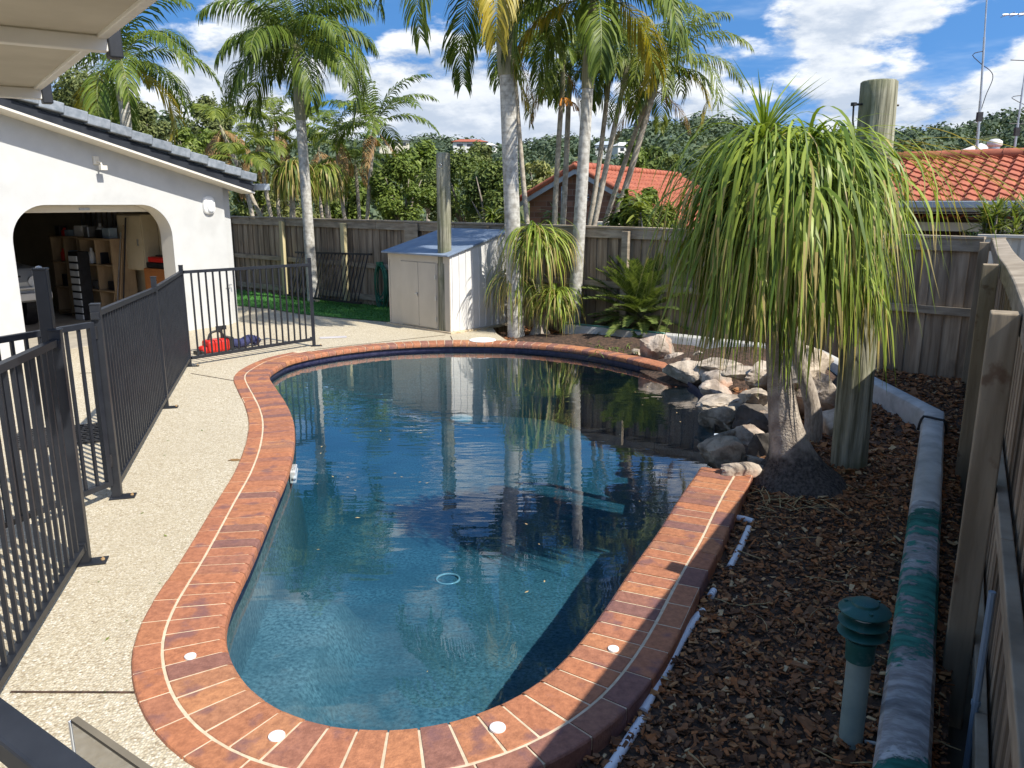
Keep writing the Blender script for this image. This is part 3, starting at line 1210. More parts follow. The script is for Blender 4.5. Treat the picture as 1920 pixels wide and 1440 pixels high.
# leaves and specks floating on the water
mb = MB()
rg = random.Random(5)
for k in range(60):
    i = rg.randrange(NP)
    p = POOL[i].lerp(V((.0, 6, 0)), rg.uniform(.04, .8))
    a = rg.uniform(0, 6.28)
    L = rg.uniform(.006, .022)
    d1, d2 = V((math.cos(a), math.sin(a), 0)) * L, V((-math.sin(a), math.cos(a), 0)) * L * .35
    c = V((p.x, p.y, WZ + .004))
    mb.add([c - d1, c - d2, c + d1, c + d2], [(0, 1, 2, 3)])
mb.build('floating_leaves', M['dryleaf'], kind='stuff', label='small dry leaf specks floating on the pool water', cat='leaves')

# ------------------------------------------------------------------ timber fences
def paling_run(mbp, p0, p1, z0, z1a, z1b, outn, w=.118, pitch=.112, thick=.016, rg=None, lap=True, gap=False):
    """lapped palings from p0 to p1; z1a..z1b top heights; outn: horizontal normal away from the yard"""
    d = (p1 - p0)
    L = d.length
    d.normalize()
    n = int(L / pitch)
    for k in range(n + 1):
        s = k * pitch
        off = .0 if (k % 2 == 0 or not lap) else .021
        zt = z1a + (z1b - z1a) * s / L + rg.uniform(-.012, .008)
        c = p0 + d * s + outn * (off + rg.uniform(0, .003))
        c = V((c.x, c.y, (z0 + zt) / 2))
        tw = rg.gauss(0, .012)
        ax = (d * math.cos(tw) + outn * math.sin(tw), outn * math.cos(tw) - d * math.sin(tw), V((rg.gauss(0, .0025), 0, 1)).normalized())
        mbp.box(c, ((w if not gap else w) * rg.uniform(.93, 1.0), thick, zt - z0), ax=ax)


rg = random.Random(21)
ZL, ZR = 1.76, 1.66
out_far = V((-FDIR.y, FDIR.x, 0))
if out_far.y < 0:
    out_far = -out_far
ffar = thing('timber_fence', 'long weathered grey paling fence across the back of the yard behind the shed', 'fence', FC + FDIR * 8)
mb = MB()
LF = (FL - FC).length
paling_run(mb, FC + out_far * .06, FL + out_far * .06, -.30, ZR - .03, ZL - .03, out_far, w=.120, pitch=.104, rg=rg)
mb.build('palings', M['wood'], ffar)


def fzt(s):
    return ZR + (ZL - ZR) * s / LF


for (za, zb, hh, th, of) in ((-.075, -.075, .15, .035, .02), (-.90, -.90, .10, .035, .02)):
    mb = MB()
    for k in range(8):
        s0, s1 = LF * k / 8 + .004, LF * (k + 1) / 8 - .004
        a, b = FC + FDIR * s0 + out_far * of, FC + FDIR * s1 + out_far * of
        mb.beam(V((a.x, a.y, fzt(s0) + za)), V((b.x, b.y, fzt(s1) + zb)), th, hh)
    mb.build('rail', M['woodrail'], ffar, bevel=.004)
mb = MB()
for k in range(8):
    s0, s1 = LF * k / 8 + .003, LF * (k + 1) / 8 - .003
    a, b = FC + FDIR * s0 + out_far * .055, FC + FDIR * s1 + out_far * .055
    mb.beam(V((a.x, a.y, fzt(s0) + .018)), V((b.x, b.y, fzt(s1) + .018 + rg.uniform(-.006, .006))), .16, .035)
mb.build('cap_rail', M['woodrail'], ffar, bevel=.004)
mb = MB()
a, b = FC + FDIR * 7.2 + out_far * .02, FL + out_far * .02
mb.beam(V((a.x, a.y, .17)), V((b.x, b.y, .15)), .035, .12)
mb.build('bottom_rail', M['woodrail'], ffar, bevel=.004)


def s_at(u):           # distance along the far fence where it crosses image column u
    q = hit(u, 480, FC, out_far)
    return (q - FC).dot(FDIR)


for u, mk, w_, zadd in ((536, 'woodpale', .11, -.045), (650, 'woodpale', .12, -.045), (914, 'woodrail', .10, -.02), (1176, 'woodrail', .115, -.03), (776, 'woodrail', .35, -.01), (437, 'woodpost', .1, 0)):
    s = s_at(u)
    p = FC + FDIR * s - out_far * .055
    mb = MB()
    zt = fzt(s) + zadd
    mb.box((p.x, p.y, (zt - .05) / 2), (w_, .09 if w_ < .3 else .02, zt + .05), ax=(FDIR, out_far, V((0, 0, 1))))
    o = mb.build('post' if w_ < .3 else 'cover_board', M[mk], ffar, bevel=.005)
    if mk == 'woodpale':
        o['label'] = 'newer pale yellow pine post'

# right-hand fence, close to the camera
fr = thing('paling_fence', 'close grey timber fence with heavy posts along the right of the garden bed', 'fence', fence_r(4))
rdir = (FC - V((2.13, 3.39, 0))).normalized()
rout = V((rdir.y, -rdir.x, 0))            # away from the pool
P0 = fence_r(-.6)
LR = (FC - P0).length
mb = MB()
paling_run(mb, P0 + rout * .125, FC + rout * .125, -.36, 1.56, 1.60, rout, w=.120, pitch=.103, rg=rg)
mb.build('palings', M['wood'], fr)
for zc, hh, th in ((.80, .09, .045), (.05, .09, .045)):
    mb = MB()
    for k in range(3):
        a, b = P0 + rdir * (LR * k / 3 + .004) + rout * .083, P0 + rdir * (LR * (k + 1) / 3 - .004) + rout * .083
        mb.beam(V((a.x, a.y, zc)), V((b.x, b.y, zc)), th, hh)
    mb.build('rail', M['woodrail'], fr, bevel=.005)
# the wavy top rail
mb = MB()
N = 40
vs, fs = [], []
for k in range(N + 1):
    s = LR * k / N
    p = P0 + rdir * s
    wv = .007 * math.sin(s * 1.15 + .6) + .004 * noise.noise(V((s * .9, 2, 3)))
    for (x, z) in ((.03, -.135), (.03, .0), (.17, .012), (.17, -.135)):
        q = p + rout * (x + .035 + wv * .8)
        vs.append((q.x, q.y, 1.665 + z + wv))
for k in range(N):
    for c in range(4):
        c2 = (c + 1) % 4
        fs.append((k * 4 + c, k * 4 + c2, k * 4 + 4 + c2, k * 4 + 4 + c))
fs += [(0, 1, 2, 3), tuple(N * 4 + c for c in (3, 2, 1, 0))]
mb.add(vs, fs)
mb.build('top_rail', M['woodrail'], fr, bevel=.01)
for Y, w_ in ((3.39, .125), (6.12, .125), (9.55, .12), (.35, .125)):
    p = fence_r(Y)
    mb = MB()
    mb.box((p.x, p.y, .64), (w_, w_ * .9, 2.0), ax=(rdir, rout, V((0, 0, 1))))
    mb.build('post', M['woodpost'], fr, bevel=.007)

mb = MB()
q = hit(1828, 1330, fence_r(3) + rout * .06, rout)
mb.tube([V((q.x, q.y, -.3)), V((q.x, q.y, .62))], .014, 8)
mb.tube([V((q.x, q.y, .12)), V((q.x, q.y, .14))], .018, 8)
mb.build('conduit_pipe', M['blueconduit'], smooth=True, autos=40, label='thin blue grey conduit running up the foot of the right fence', cat='pipe')

# ------------------------------------------------------------------ retaining wall with peeling green paint
WA = V((1.40 - 3.6 * .549, 2.42 - 3.6, 0))
WB = at(1752, 768, .15)
WB.z = 0
wdir = (WB - WA).normalized()


def wall_run(mbx, pts, w=.19, z0=-.3, z1=.15, m=0):
    prof = [(-w / 2, z0), (-w / 2, z1 - .05), (-w / 2 + .015, z1 - .018), (-w / 2 + .05, z1), (w / 2 - .05, z1), (w / 2 - .015, z1 - .018), (w / 2, z1 - .05), (w / 2, z0)]
    vs, fs = [], []
    n = len(prof)
    for i, p in enumerate(pts):
        a = (pts[min(i + 1, len(pts) - 1)] - pts[max(i - 1, 0)]).normalized()
        s = V((a.y, -a.x, 0))
        if 0 < i < len(pts) - 1:
            a1, a2 = (pts[i] - pts[i - 1]).normalized(), (pts[i + 1] - pts[i]).normalized()
            s = s / max(.5, math.cos(a1.angle(a2) / 2))
        for x, z in prof:
            jz = .008 * noise.noise(p * 4 + V((x * 9, 0, 5)))
            vs.append(V((p.x, p.y, z + jz)) + s * (x + .5 * jz))
    for i in range(len(pts) - 1):
        for k in range(n - 1):
            fs.append((i * n + k, (i + 1) * n + k, (i + 1) * n + k + 1, i * n + k + 1))
    fs += [tuple(range(n)), tuple((len(pts) - 1) * n + k for k in reversed(range(n)))]
    mbx.add(vs, fs, m)


gw = thing('retaining_wall', 'low retaining wall with peeling green and white paint round the garden bed', 'wall', (2.4, 4.2, -.3))
mb = MB()
n = 50
wall_run(mb, [WA.lerp(WB, k / n) for k in range(n - 14 + 1)])
mb.build('painted_wall', M['wallpaint'], gw, smooth=True, autos=35)
WC = at(1470, 652, .15)
WC = FC + FDIR * (s_at(1560)) - out_far * .30
WD = FC + FDIR * (s_at(1082)) - out_far * .32
mb = MB()
wall_run(mb, [WA.lerp(WB, k / n) for k in range(n - 14, n - 1)] + [WB] + [WB.lerp(V((WC.x, WC.y, 0)), .12 + k * .22) for k in range(5)] + [V((WC.x, WC.y, 0)).lerp(V((WD.x, WD.y, 0)), k / 20) for k in range(1, 21)])
mb.build('bare_wall', M['wallbare'], gw, smooth=True, autos=35)
mb = MB()
a, b = V((WC.x, WC.y, .152)).lerp(V((WD.x, WD.y, .152)), .55), V((WD.x, WD.y, .152))
mb.beam(a - out_far * .055, b - out_far * .055, .05, .010)
mb.build('green_edge', mat('teal_paint', (.04, .22, .17), (.10, .33, .26), scale=6, rough=.6), gw)
mb = MB()
q = WA.lerp(WB, .955)
pts = []
for k in range(13):
    a = math.pi * k / 12
    pts.append(q + wdir * .03 * math.sin(a * 2) + V((rout.x * -.115 * math.cos(a), rout.y * -.115 * math.cos(a), .04 + .13 * min(1, math.sin(a) * 1.5))))
mb.tube(pts, .012, 6)
mb.build('black_hose', M['black'], smooth=True, label='short black hose looped over the corner of the retaining wall', cat='hose')

# ------------------------------------------------------------------ garden pipe, bollard light, cable
pv = thing('pvc_pipe', 'half buried white pipe running through the mulch beside the coping', 'pipe', at(1250, 1260, BEDZ))
runs = [[(1120, 1475), (1150, 1432), (1180, 1385), (1205, 1348)], [(1206, 1335), (1225, 1298), (1250, 1255), (1276, 1205), (1290, 1182)], [(1287, 1186), (1306, 1158), (1318, 1146)],
        [(1332, 1118), (1338, 1108)], [(1368, 1064), (1388, 1026), (1404, 990)], [(1374, 970), (1392, 972), (1412, 978)]]
for k, r_ in enumerate(runs):
    pts = [at(u, v, BEDZ + .012 + .004 * math.sin(i * 2 + k)) for i, (u, v) in enumerate(r_)]
    pts = resample(catmull(pts, False, 6), .03, False)
    mb = MB()
    mb.tube(pts, .021, 10)
    mb.build('pipe_length', M['pvc'], pv, smooth=True, autos=40)

B = at(1594, 1392, BEDZ)
bo = thing('bollard_light', 'green tiered garden light on a grey green post in the mulch', 'garden light', B)
mb = MB()
mb.lathe(B, [(.047, -.02), (.047, .40), (.046, .415)], 24)
mb.build('stem', M['bollardstem'], bo, smooth=True, autos=40)
mb = MB()
mb.lathe(B, [(.055, .385), (.057, .45), (.060, .465), (.060, .47), (.056, .474)], 24)
mb.build('collar', M['bollardgreen'], bo, smooth=True, autos=40)
mb = MB()
mb.lathe(B, [(.042, .46), (.042, .64), (.040, .642)], 20)
mb.build('lens', M['clearlens'], bo, smooth=True, autos=40)
for z, r_ in ((.505, .095), (.552, .096), (.602, .099)):
    mb = MB()
    top = z > .6
    if not top:
        mb.lathe(B, [(.050, z - .025), (r_ - .004, z - .004), (r_, z), (r_ - .003, z + .004), (.060, z + .014), (.048, z + .015)], 32)
        mb.build('louvre', M['bollardgreen'], bo, smooth=True, autos=40)
    else:
        mb.lathe(B, [(.05, z - .006), (r_ - .003, z - .003), (r_, z + .002), (r_ - .004, z + .008), (.052, z + .026), (.050, z + .036), (.03, z + .044), (.0005, z + .046)], 32)
        hd = mb.build('cap', M['bollardgreen'], bo, smooth=True, autos=35)
        for a in (.4, 2.5, 4.6):
            ms_ = MB()
            ms_.lathe(B + V((.072 * math.cos(a), .072 * math.sin(a), z + .012)), [(.008, 0), (.008, .012), (.0005, .013)], 10)
            ms_.build('screw', M['bollardgreen'], hd, smooth=True, autos=40)
mb = MB()
pts = [B + V(p) for p in ((.05, -.02, .02), (.09, -.05, .03), (.14, -.10, .025), (.19, -.11, .05), (.235, -.10, .12))]
mb.tube(resample(catmull(pts, False, 6), .02, False), .007, 7)
mb.build('power_cable', M['cable'], smooth=True, label='pale cable leading from the garden light to the wall', cat='cable')

# ------------------------------------------------------------------ tall log posts


def logpost(name, base, top, r0, r1, lb, brackets=True):
    t = thing(name, lb, 'post', base)
    mb = MB()
    N, K = 26, 28
    vs, fs = [], []
    for i in range(N + 1):
        f = i / N
        p = base.lerp(top, f)
        r_ = r0 + (r1 - r0) * f
        for k in range(K):
            a = 2 * math.pi * k / K
            rr = r_ * (1 + .025 * noise.noise(V((math.cos(a) * 1.4, math.sin(a) * 1.4, p.z * .6 + base.x))) + .012 * noise.noise(V((math.cos(a) * 7, math.sin(a) * 7, p.z * .5))))
            # drying cracks
            if k == 6 or (k == 15 and f > .5):
                rr *= .955
            vs.append(p + V((math.cos(a) * rr, math.sin(a) * rr, 0)))
    for i in range(N):
        for k in range(K):
            k2 = (k + 1) % K
            fs.append((i * K + k, i * K + k2, i * K + K + k2, i * K + K + k))
    e0 = len(vs)
    for k in range(K):
        vs.append(vs[N * K + k].lerp(top, .1) + V((0, 0, .012)))
    for k in range(K):
        k2 = (k + 1) % K
        fs.append((N * K + k, N * K + k2, e0 + k2, e0 + k))
    fs.append(tuple(e0 + k for k in range(K)))
    mb.add(vs, fs)
    mb.build('shaft', M['log'], t, smooth=True, autos=50)
    return t


b1 = at(836, 624, -.02)
lp1 = logpost('log_post', b1, V((b1.x + .01, b1.y, 2.86)), .115, .112, 'slim weathered log post standing in front of the garden shed')
mb = MB()
c = V((b1.x, b1.y, 2.70))
mb.tube([c + V((-.03, -.10, 0)), c + V((-.03, -.15, 0))], .012, 8)
mb.tube([c + V((-.03, -.135, 0)) + V((math.cos(a) * .0, 0, 0)) + V((.025 * math.cos(a), 0, .025 * math.sin(a) - .03)) for a in [k * math.pi / 6 for k in range(13)]], .006, 6)
mb.build('eye_bolt', M['steel'], lp1, smooth=True)
b2 = at(1603, 872, BEDZ - .02)
b2 = V((2.86, 6.38, BEDZ - .02))
lp2 = logpost('log_post', b2, V((2.79, 6.36, 2.99)), .145, .133, 'thick tall log post rising behind the hanging ponytail palm leaves')
mb = MB()
c = V((2.79, 6.36, 2.83))
mb.tube([c + V((-.20, -.03, 0)), c + V((.18, .03, 0))], .009, 7)
mb.tube([c + V((-.19, -.03, 0)), c + V((-.185, -.03, -.12)), c + V((-.16, -.02, -.22))], .007, 6)
mb.lathe(c + V((-.19, -.03, -.012)), [(.022, 0), (.022, .024), (.0005, .025)], 10)
mb.build('tie_rod', M['black'], lp2, smooth=True, autos=50)

# ------------------------------------------------------------------ pool fence (charcoal tubular steel)
K_ = at(356, 687)
E_ = at(589, 649)
Mid = at(312, 765)
G_ = at(221, 933)
N_ = at(160, 1056)
S_ = V((-1.93, 2.0, 0))
pf = thing('pool_fence', 'charcoal metal pool fence of upright bars along the left of the pool', 'fence', Mid)


def fpost(p, h, w=.05, foot=True, nm='post'):
    mb = MB()
    dd = (K_ - G_).normalized()
    pr = V((dd.y, -dd.x, 0))
    ax = (dd, pr, V((0, 0, 1)))
    mb.box((p.x, p.y, h / 2 + .004), (w, w, h), ax=ax)
    mb.box((p.x, p.y, h + .008), (w + .006, w + .006, .010), ax=ax)
    o = mb.build(nm, M['darkmetal'], pf, bevel=.003)
    if foot:
        mb = MB()
        mb.box((p.x + pr.x * .035, p.y + pr.y * .035, .006), (w + .04, w + .11, .010), ax=ax)
        f_ = mb.build('foot_plate', M['darkmetal'], o, bevel=.002)
        mb = MB()
        for s in (-1, 1):
            q = p + pr * (.035 + .062 * s) + V((0, 0, .01))
            if s > 0:
                mb.lathe(q, [(.012, 0), (.012, .009), (.006, .010), (.006, .018), (.0005, .019)], 8)
        mb.build('anchor_bolt', M['rust'], o)
    return o


def fpanel(p, q, zt0, zt1, name='panel', pitch=.098, inset=.03, z0=.09, bar=.019, mats='darkmetal', par=None, holder=None):
    d = (q - p)
    L = d.length
    d.normalize()
    pr = V((d.y, -d.x, 0))
    a, b = p + d * inset, q - d * inset
    mb = MB()
    mb.beam(V((a.x, a.y, zt0 - .019)), V((b.x, b.y, zt1 - .019)), .04, .038)
    mb.beam(V((a.x, a.y, z0 + .019)), V((b.x, b.y, z0 + .019)), .04, .038)
    n = max(2, round((L - 2 * inset) / pitch))
    for k in range(1, n):
        c = a.lerp(b, k / n)
        zt = zt0 + (zt1 - zt0) * k / n
        mb.box((c.x, c.y, (zt - .038 + z0 + .038) / 2), (bar, bar, zt - .038 - z0 - .038), ax=(d, pr, V((0, 0, 1))))
    return mb.build(name, M[mats], par or pf)


fpost(E_, 1.30)
fpost(K_, 1.31)
fpost(Mid, 1.36)
fpost(G_, 1.41, .062)
fpost(N_, 1.40, .062)
fpost(S_, 1.45)
fpanel(E_, K_, 1.235, 1.25)
fpanel(K_, Mid, 1.25, 1.265)
fpanel(Mid, G_, 1.265, 1.37)
fpanel(N_, S_, 1.36, 1.44)
# tall latch post with its shadowed back plate
dd = (K_ - G_).normalized()
pr = V((dd.y, -dd.x, 0))
mb = MB()
p = N_ - pr * .035 + dd * .012
mb.box((p.x, p.y, .88), (.066, .066, 1.72), ax=(dd, pr, V((0, 0, 1))))
mb.box((p.x, p.y, 1.745), (.072, .072, .012), ax=(dd, pr, V((0, 0, 1))))
lp = mb.build('latch_post', M['darkmetal'], pf, bevel=.004)
mb = MB()
p2 = p + dd * .055 - pr * .01
mb.box((p2.x, p2.y, 1.40), (.035, .045, .60), ax=(dd, pr, V((0, 0, 1))))
mb.build('latch_strip', M['darkmetal'], lp, bevel=.004)
mb = MB()
lt = p + dd * .05 - pr * .02
mb.lathe(V((lt.x, lt.y, 1.60)), [(.03, 0), (.034, .02), (.034, .10), (.026, .115), (.012, .12), (.012, .14), (.016, .142), (.016, .155), (.0005, .16)], 16)
mb.box((lt.x, lt.y, 1.58), (.05, .05, .05), ax=(dd, pr, V((0, 0, 1))))
mb.build('latch', M['clearlens'], lp, smooth=True, autos=35)
# brackets where rails meet posts
for q, zz in ((K_, 1.225), (Mid, 1.24), (G_, 1.34), (N_, 1.33), (Mid, .12), (N_, .12), (K_, .12), (E_, .12), (E_, 1.21)):
    c = q - dd * .038 if q is not E_ else q + (K_ - E_).normalized() * .038
    mb = MB()
    mb.box((c.x, c.y, zz), (.03, .05, .05), ax=(dd, pr, V((0, 0, 1))))
    mb.build('rail_bracket', M['darkmetal'], pf, bevel=.003)
# open gate swung back from the gate post
gd = V((-.36, -.93, 0)).normalized()
ga = G_ + gd * .06
gb = G_ + gd * 1.12
gp = V((gd.y, -gd.x, 0))
gate = fpanel(ga, gb, 1.30, 1.30, 'gate', inset=.0, z0=.11)
for q in (ga, gb):
    mb = MB()
    mb.box((q.x, q.y, .705), (.038, .042, 1.19), ax=(gd, gp, V((0, 0, 1))))
    mb.build('gate_stile', M['darkmetal'], gate, bevel=.003)
for z in (.25, 1.18):
    mb = MB()
    mb.lathe(V((ga.x, ga.y, z)) - gd * .03, [(.022, 0), (.022, .09), (.0005, .091)], 12)
    mb.build('hinge', M['black'], gate, smooth=True, autos=40)

# the rail right in front of the camera and the glass panel behind it
ra, rb = V((-1.45, 1.52, 1.31)), V((-.33, .753, 1.31))
nr = thing('stair_railing', 'dark charcoal handrail crossing the bottom left corner close to the camera', 'railing', (ra.x, ra.y, 0))
mb = MB()
mb.beam(ra, rb, .052, .045)
mb.build('handrail', M['charcoal'], nr, bevel=.006)
rd = (rb - ra).normalized()
for k, s in enumerate((.02, 1.6)):
    q = ra + rd * s
    mb = MB()
    mb.box((q.x, q.y, .643), (.045, .045, 1.285), ax=(rd, V((rd.y, -rd.x, 0)), V((0, 0, 1))))
    mb.build('post', M['charcoal'], nr, bevel=.004)
gn = V((-rd.y, rd.x, 0))
ca = at(140, 1352, 1.30)
mb = MB()
q0, q1 = ca, ca + rd * .8
th = .010
vs = []
for q in (q0, q1):
    for s in (-1, 1):
        for z in (.25, 1.30):
            vs.append(V((q.x, q.y, z)) + gn * th / 2 * s)
mb.add(vs, [(0, 1, 5, 4), (2, 6, 7, 3), (1, 3, 7, 5), (0, 4, 6, 2), (0, 2, 3, 1), (4, 5, 7, 6)])
gpn = mb.build('glass_panel', M['glasspanel'], bevel=.0, label='frameless tinted glass panel whose corner shows beside the handrail', cat='glass panel')
mb = MB()
mb.beam(V((q0.x, q0.y, 1.303)), V((q1.x, q1.y, 1.303)), .011, .006)
mb.build('top_edge', M['soil'], gpn)
mb = MB()
mb.box((q0.x - rd.x * .005, q0.y - rd.y * .005, .78), (.006, .013, 1.04), ax=(rd, gn, V((0, 0, 1))))
mb.build('side_edge', M['clearlens'], gpn)

# ------------------------------------------------------------------ things lying on the deck
mt = thing('rubber_mat', 'black open mesh mat lying on the deck behind the pool gate', 'mat', at(130, 838))
mb = MB()
c = at(135, 832, .012)
a1 = V((.9, .35, 0)).normalized()
a2 = V((-a1.y, a1.x, 0))
for i in range(14):
    mb.beam(c + a1 * (-.5 + i / 13), c + a1 * (-.5 + i / 13) + a2 * .62, .026, .018)
for j in range(10):
    mb.beam(c + a2 * (.62 * j / 9) - a1 * .5 + V((0, 0, .004)), c + a2 * (.62 * j / 9) + a1 * .5 + V((0, 0, .004)), .026, .016)
mb.build('mesh', M['black'], mt)
tb = at(425, 664)
ta = (E_ - K_).normalized()
tp = V((ta.y, -ta.x, 0))
tl = thing('leaf_blower', 'red garden blower with black handle lying on the deck behind the far fence panel', 'garden tool', tb - tp * .25)
c = tb - tp * .27
mb = MB()
mb.box(c + V((0, 0, .10)), (.34, .22, .18), ax=(ta, tp, V((0, 0, 1))))
mb.box(c + ta * -.14 + V((0, 0, .06)), (.22, .16, .11), ax=(ta, tp, V((0, 0, 1))))
mb.build('body', M['red'], tl, bevel=.04)
mb = MB()
pts = [c + ta * x + V((0, 0, z)) for x, z in ((-.12, .15), (-.08, .27), (.02, .30), (.10, .27), (.13, .16))]
mb.tube(resample(catmull(pts, False, 6), .03, False), .018, 8)
mb.box(c + ta * .19 + V((0, 0, .10)), (.08, .2, .2), ax=(ta, tp, V((0, 0, 1))))
mb.box(c + ta * -.27 + V((0, 0, .03)), (.10, .14, .05), ax=(ta, tp, V((0, 0, 1))))
mb.box(c + ta * .10 + V((0, 0, .34)), (.16, .03, .06), ax=(ta, tp, V((0, 0, 1))))
mb.box(c + ta * .10 + tp * .0 + V((0, 0, .26)), (.03, .03, .16), ax=(ta, tp, V((0, 0, 1))))
mb.build('handle', M['black'], tl, bevel=.008)
mb = MB()
pts = [c + ta * x + tp * y + V((0, 0, z)) for x, y, z in ((.20, 0, .12), (.30, .03, .09), (.42, .02, .085), (.54, -.03, .11), (.64, -.02, .09), (.67, .02, .05))]
pts = resample(catmull(pts, False, 6), .012, False)
mb.tube(pts, [.062 + .010 * (i % 2) for i in range(len(pts))], 12)
mb.build('blower_tube', M['navy'], tl)
pa = at(625, 633)
mb = MB()
mb.box((pa.x, pa.y, .006), (.42, .16, .004), rz=R(15))
mb.build('paper_sheet', mat('grey_paper', (.42, .40, .42), (.52, .50, .50), scale=3, rough=.9), label='flat grey sheet of paper lying on the far deck', cat='paper')
mb = MB()
rg = random.Random(4)
c = at(440, 862, .004)
for k in range(14):
    a = 2 * math.pi * k / 14
    mb.v.append((c.x + math.cos(a) * .055 * rg.uniform(.7, 1.2), c.y + math.sin(a) * .03 * rg.uniform(.7, 1.2), .005))
mb.f.append(tuple(range(14)))
mb.m.append(0)
mb.build('rust_spot', mat('rust_mark', (.16, .08, .025), (.30, .18, .07), scale=30, rough=.9), label='small brown rust mark on the deck beside the coping', cat='stain')
mb = MB()
rg = random.Random(9)
for k in range(24):
    u, v = rg.uniform(100, 460), rg.uniform(760, 1300)
    c = at(u, v, .006)
    if in_poly(c.x, c.y, keepout):
        continue
    a = rg.uniform(0, 6.3)
    L = rg.uniform(.006, .018)
    d1, d2 = V((math.cos(a), math.sin(a), .2)) * L, V((-math.sin(a), math.cos(a), 0)) * L * .4
    mb.add([c - d1, c - d2, c + d1, c + d2], [(0, 1, 2, 3)])
mb.build('fallen_leaves', M['leafyel'], kind='stuff', label='tiny green and yellow leaf scraps on the pale deck', cat='leaves')

# ------------------------------------------------------------------ garage
G0 = V((-4.95, 13.9, 0))
GA = V((-.5206, -.854, 0))        # along the gable wall, towards the camera
GB = V((-.854, .5206, 0))         # into the garage
UP = V((0, 0, 1))


def gl(s, d, z):
    return G0 + GA * s + GB * d + UP * z


def gsd(p):
    q = p - G0
    return q.dot(GA), q.dot(GB)


OH = .37
pr_ = hit(438, 322, gl(0, -OH, 0), GB)
pl_ = hit(0, 165, gl(0, -OH, 0), GB)
sr, sl = gsd(pr_)[0], gsd(pl_)[0]
SLOPE = (pl_.z - pr_.z) / (sl - sr)


def rz_(s):                       # height of the verge top
    return pr_.z + (s - sr) * SLOPE


gar = thing('garage', 'white rendered garage with arched open doorway and grey tiled gable roof', 'garage', gl(2, 0, 0))


def gwall(outer, holes, d0, d1, mk, name):
    mb = MB()
    ol = [[V((p[0], p[1], 0)) for p in o] for o in [outer] + holes]
    tris = geometry.tessellate_polygon(ol)
    flat = [p for o in ol for p in o]
    n = len(flat)
    mb.add([gl(p.x, d0, p.y) for p in flat] + [gl(p.x, d1, p.y) for p in flat],
           [tuple(t) for t in tris] + [tuple(i + n for i in reversed(t)) for t in tris])
    base = 0
    for o in ol:
        m_ = len(o)
        mb.f += [(base + i, base + (i + 1) % m_, base + (i + 1) % m_ + n, base + i + n) for i in range(m_)]
        mb.m += [0] * m_
        base += m_
    return mb.build(name, M[mk], gar)


def jamb(u, v):
    return gsd(hit(u, v, G0, GB))[0]


s0_, s1_ = jamb(329, 500), jamb(31, 500)
TOPZ = hit(190, 384, G0, GB).z
arch = [(s0_, .0)]
RA = .50
for k in range(13):
    a = math.pi / 2 * k / 12
    arch.append((s0_ + RA - RA * math.cos(a), TOPZ - RA + RA * math.sin(a)))
for k in range(13):
    a = math.pi / 2 * k / 12
    arch.append((s1_ - RA + RA * math.sin(a), TOPZ - RA + RA * math.cos(a)))
arch.append((s1_, .0))
wallp = [(0, -.02), (0, rz_(0) - .16), (9.5, rz_(9.5) - .16), (9.5, -.02), (s1_, -.02)] + arch[::-1] + [(s0_, -.02)]
gwall(wallp, [], 0, .22, 'render', 'gable_wall')
# cream lining of the opening, 3 mm proud at the rear
mb = MB()
vs = []
for s, z in arch:
    cx_ = (s0_ + s1_) / 2
    s2 = s + (.003 if s < cx_ else -.003)
    vs += [gl(s2, .004, min(z, TOPZ - .003)), gl(s2, .30, min(z, TOPZ - .003))]
mb.add(vs, [(2 * i, 2 * i + 1, 2 * i + 3, 2 * i + 2) for i in range(len(arch) - 1)])
mb.build('door_reveal', M['trim'], gar)
mb = MB()
mb.box(gl((s0_ + s1_) / 2, .36, TOPZ - .05), (s1_ - s0_, .10, .12), ax=(GA, GB, UP))
mb.build('roller_door', M['trim'], gar, bevel=.01)
mb = MB()
mb.box(gl((s0_ + s1_) / 2, .31, TOPZ - .06), (.16, .02, .03), ax=(GA, GB, UP))
mb.build('door_handle', M['steel'], gar)
# inside
mb = MB()
mb.box(gl(.26, 3.4, 1.25), (.10, 6.3, 2.5), ax=(GA, GB, UP))
mb.build('side_wall', M['garagewall'], gar)
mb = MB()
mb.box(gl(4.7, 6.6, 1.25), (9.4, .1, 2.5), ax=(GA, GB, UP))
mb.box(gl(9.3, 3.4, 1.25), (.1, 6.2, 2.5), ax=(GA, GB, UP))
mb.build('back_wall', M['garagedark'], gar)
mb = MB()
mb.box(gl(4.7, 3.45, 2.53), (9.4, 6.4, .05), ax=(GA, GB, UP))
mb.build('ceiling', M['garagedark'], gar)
mb = MB()
mb.box(gl(4.7, 3.3, .002), (9.4, 6.5, .012), ax=(GA, GB, UP))
mb.build('floor', mat('garage_concrete', (.30, .27, .22), (.42, .38, .31), scale=3, rough=.9), gar)
mb = MB()
mb.box(gl(-.1, 3.4, 1.2), (.2, 6.6, 2.4), ax=(GA, GB, UP))
mb.build('outer_wall', M['render'], gar)
# roof: slab, verge tiles, fascia
sl_dir = (GA + UP * SLOPE).normalized()
sl_n = (UP - GA * SLOPE).normalized()
mb = MB()
E0 = gl(-.45, 0, rz_(-.45) - .035)
c = E0 + sl_dir * 5.2 + GB * 3.4
mb.box(c, (10.4, 7.3, .05), ax=(sl_dir, GB, sl_n))
mb.build('roof_slab', M['greytile'], gar)
mb = MB()
nt = 31
for k in range(nt):
    c = gl(-.44, -OH + .06, rz_(-.44)) + sl_dir * (.335 * k + .18)
    tl_ = .018
    ax_ = ((sl_dir - sl_n * .085).normalized(), GB, (sl_n + sl_dir * .085).normalized())
    mb.box(c + sl_n * .022, (.333, .14, .135), ax=ax_)
mb.build('verge_tiles', M['greytile'], gar, bevel=.012)
mb = MB()
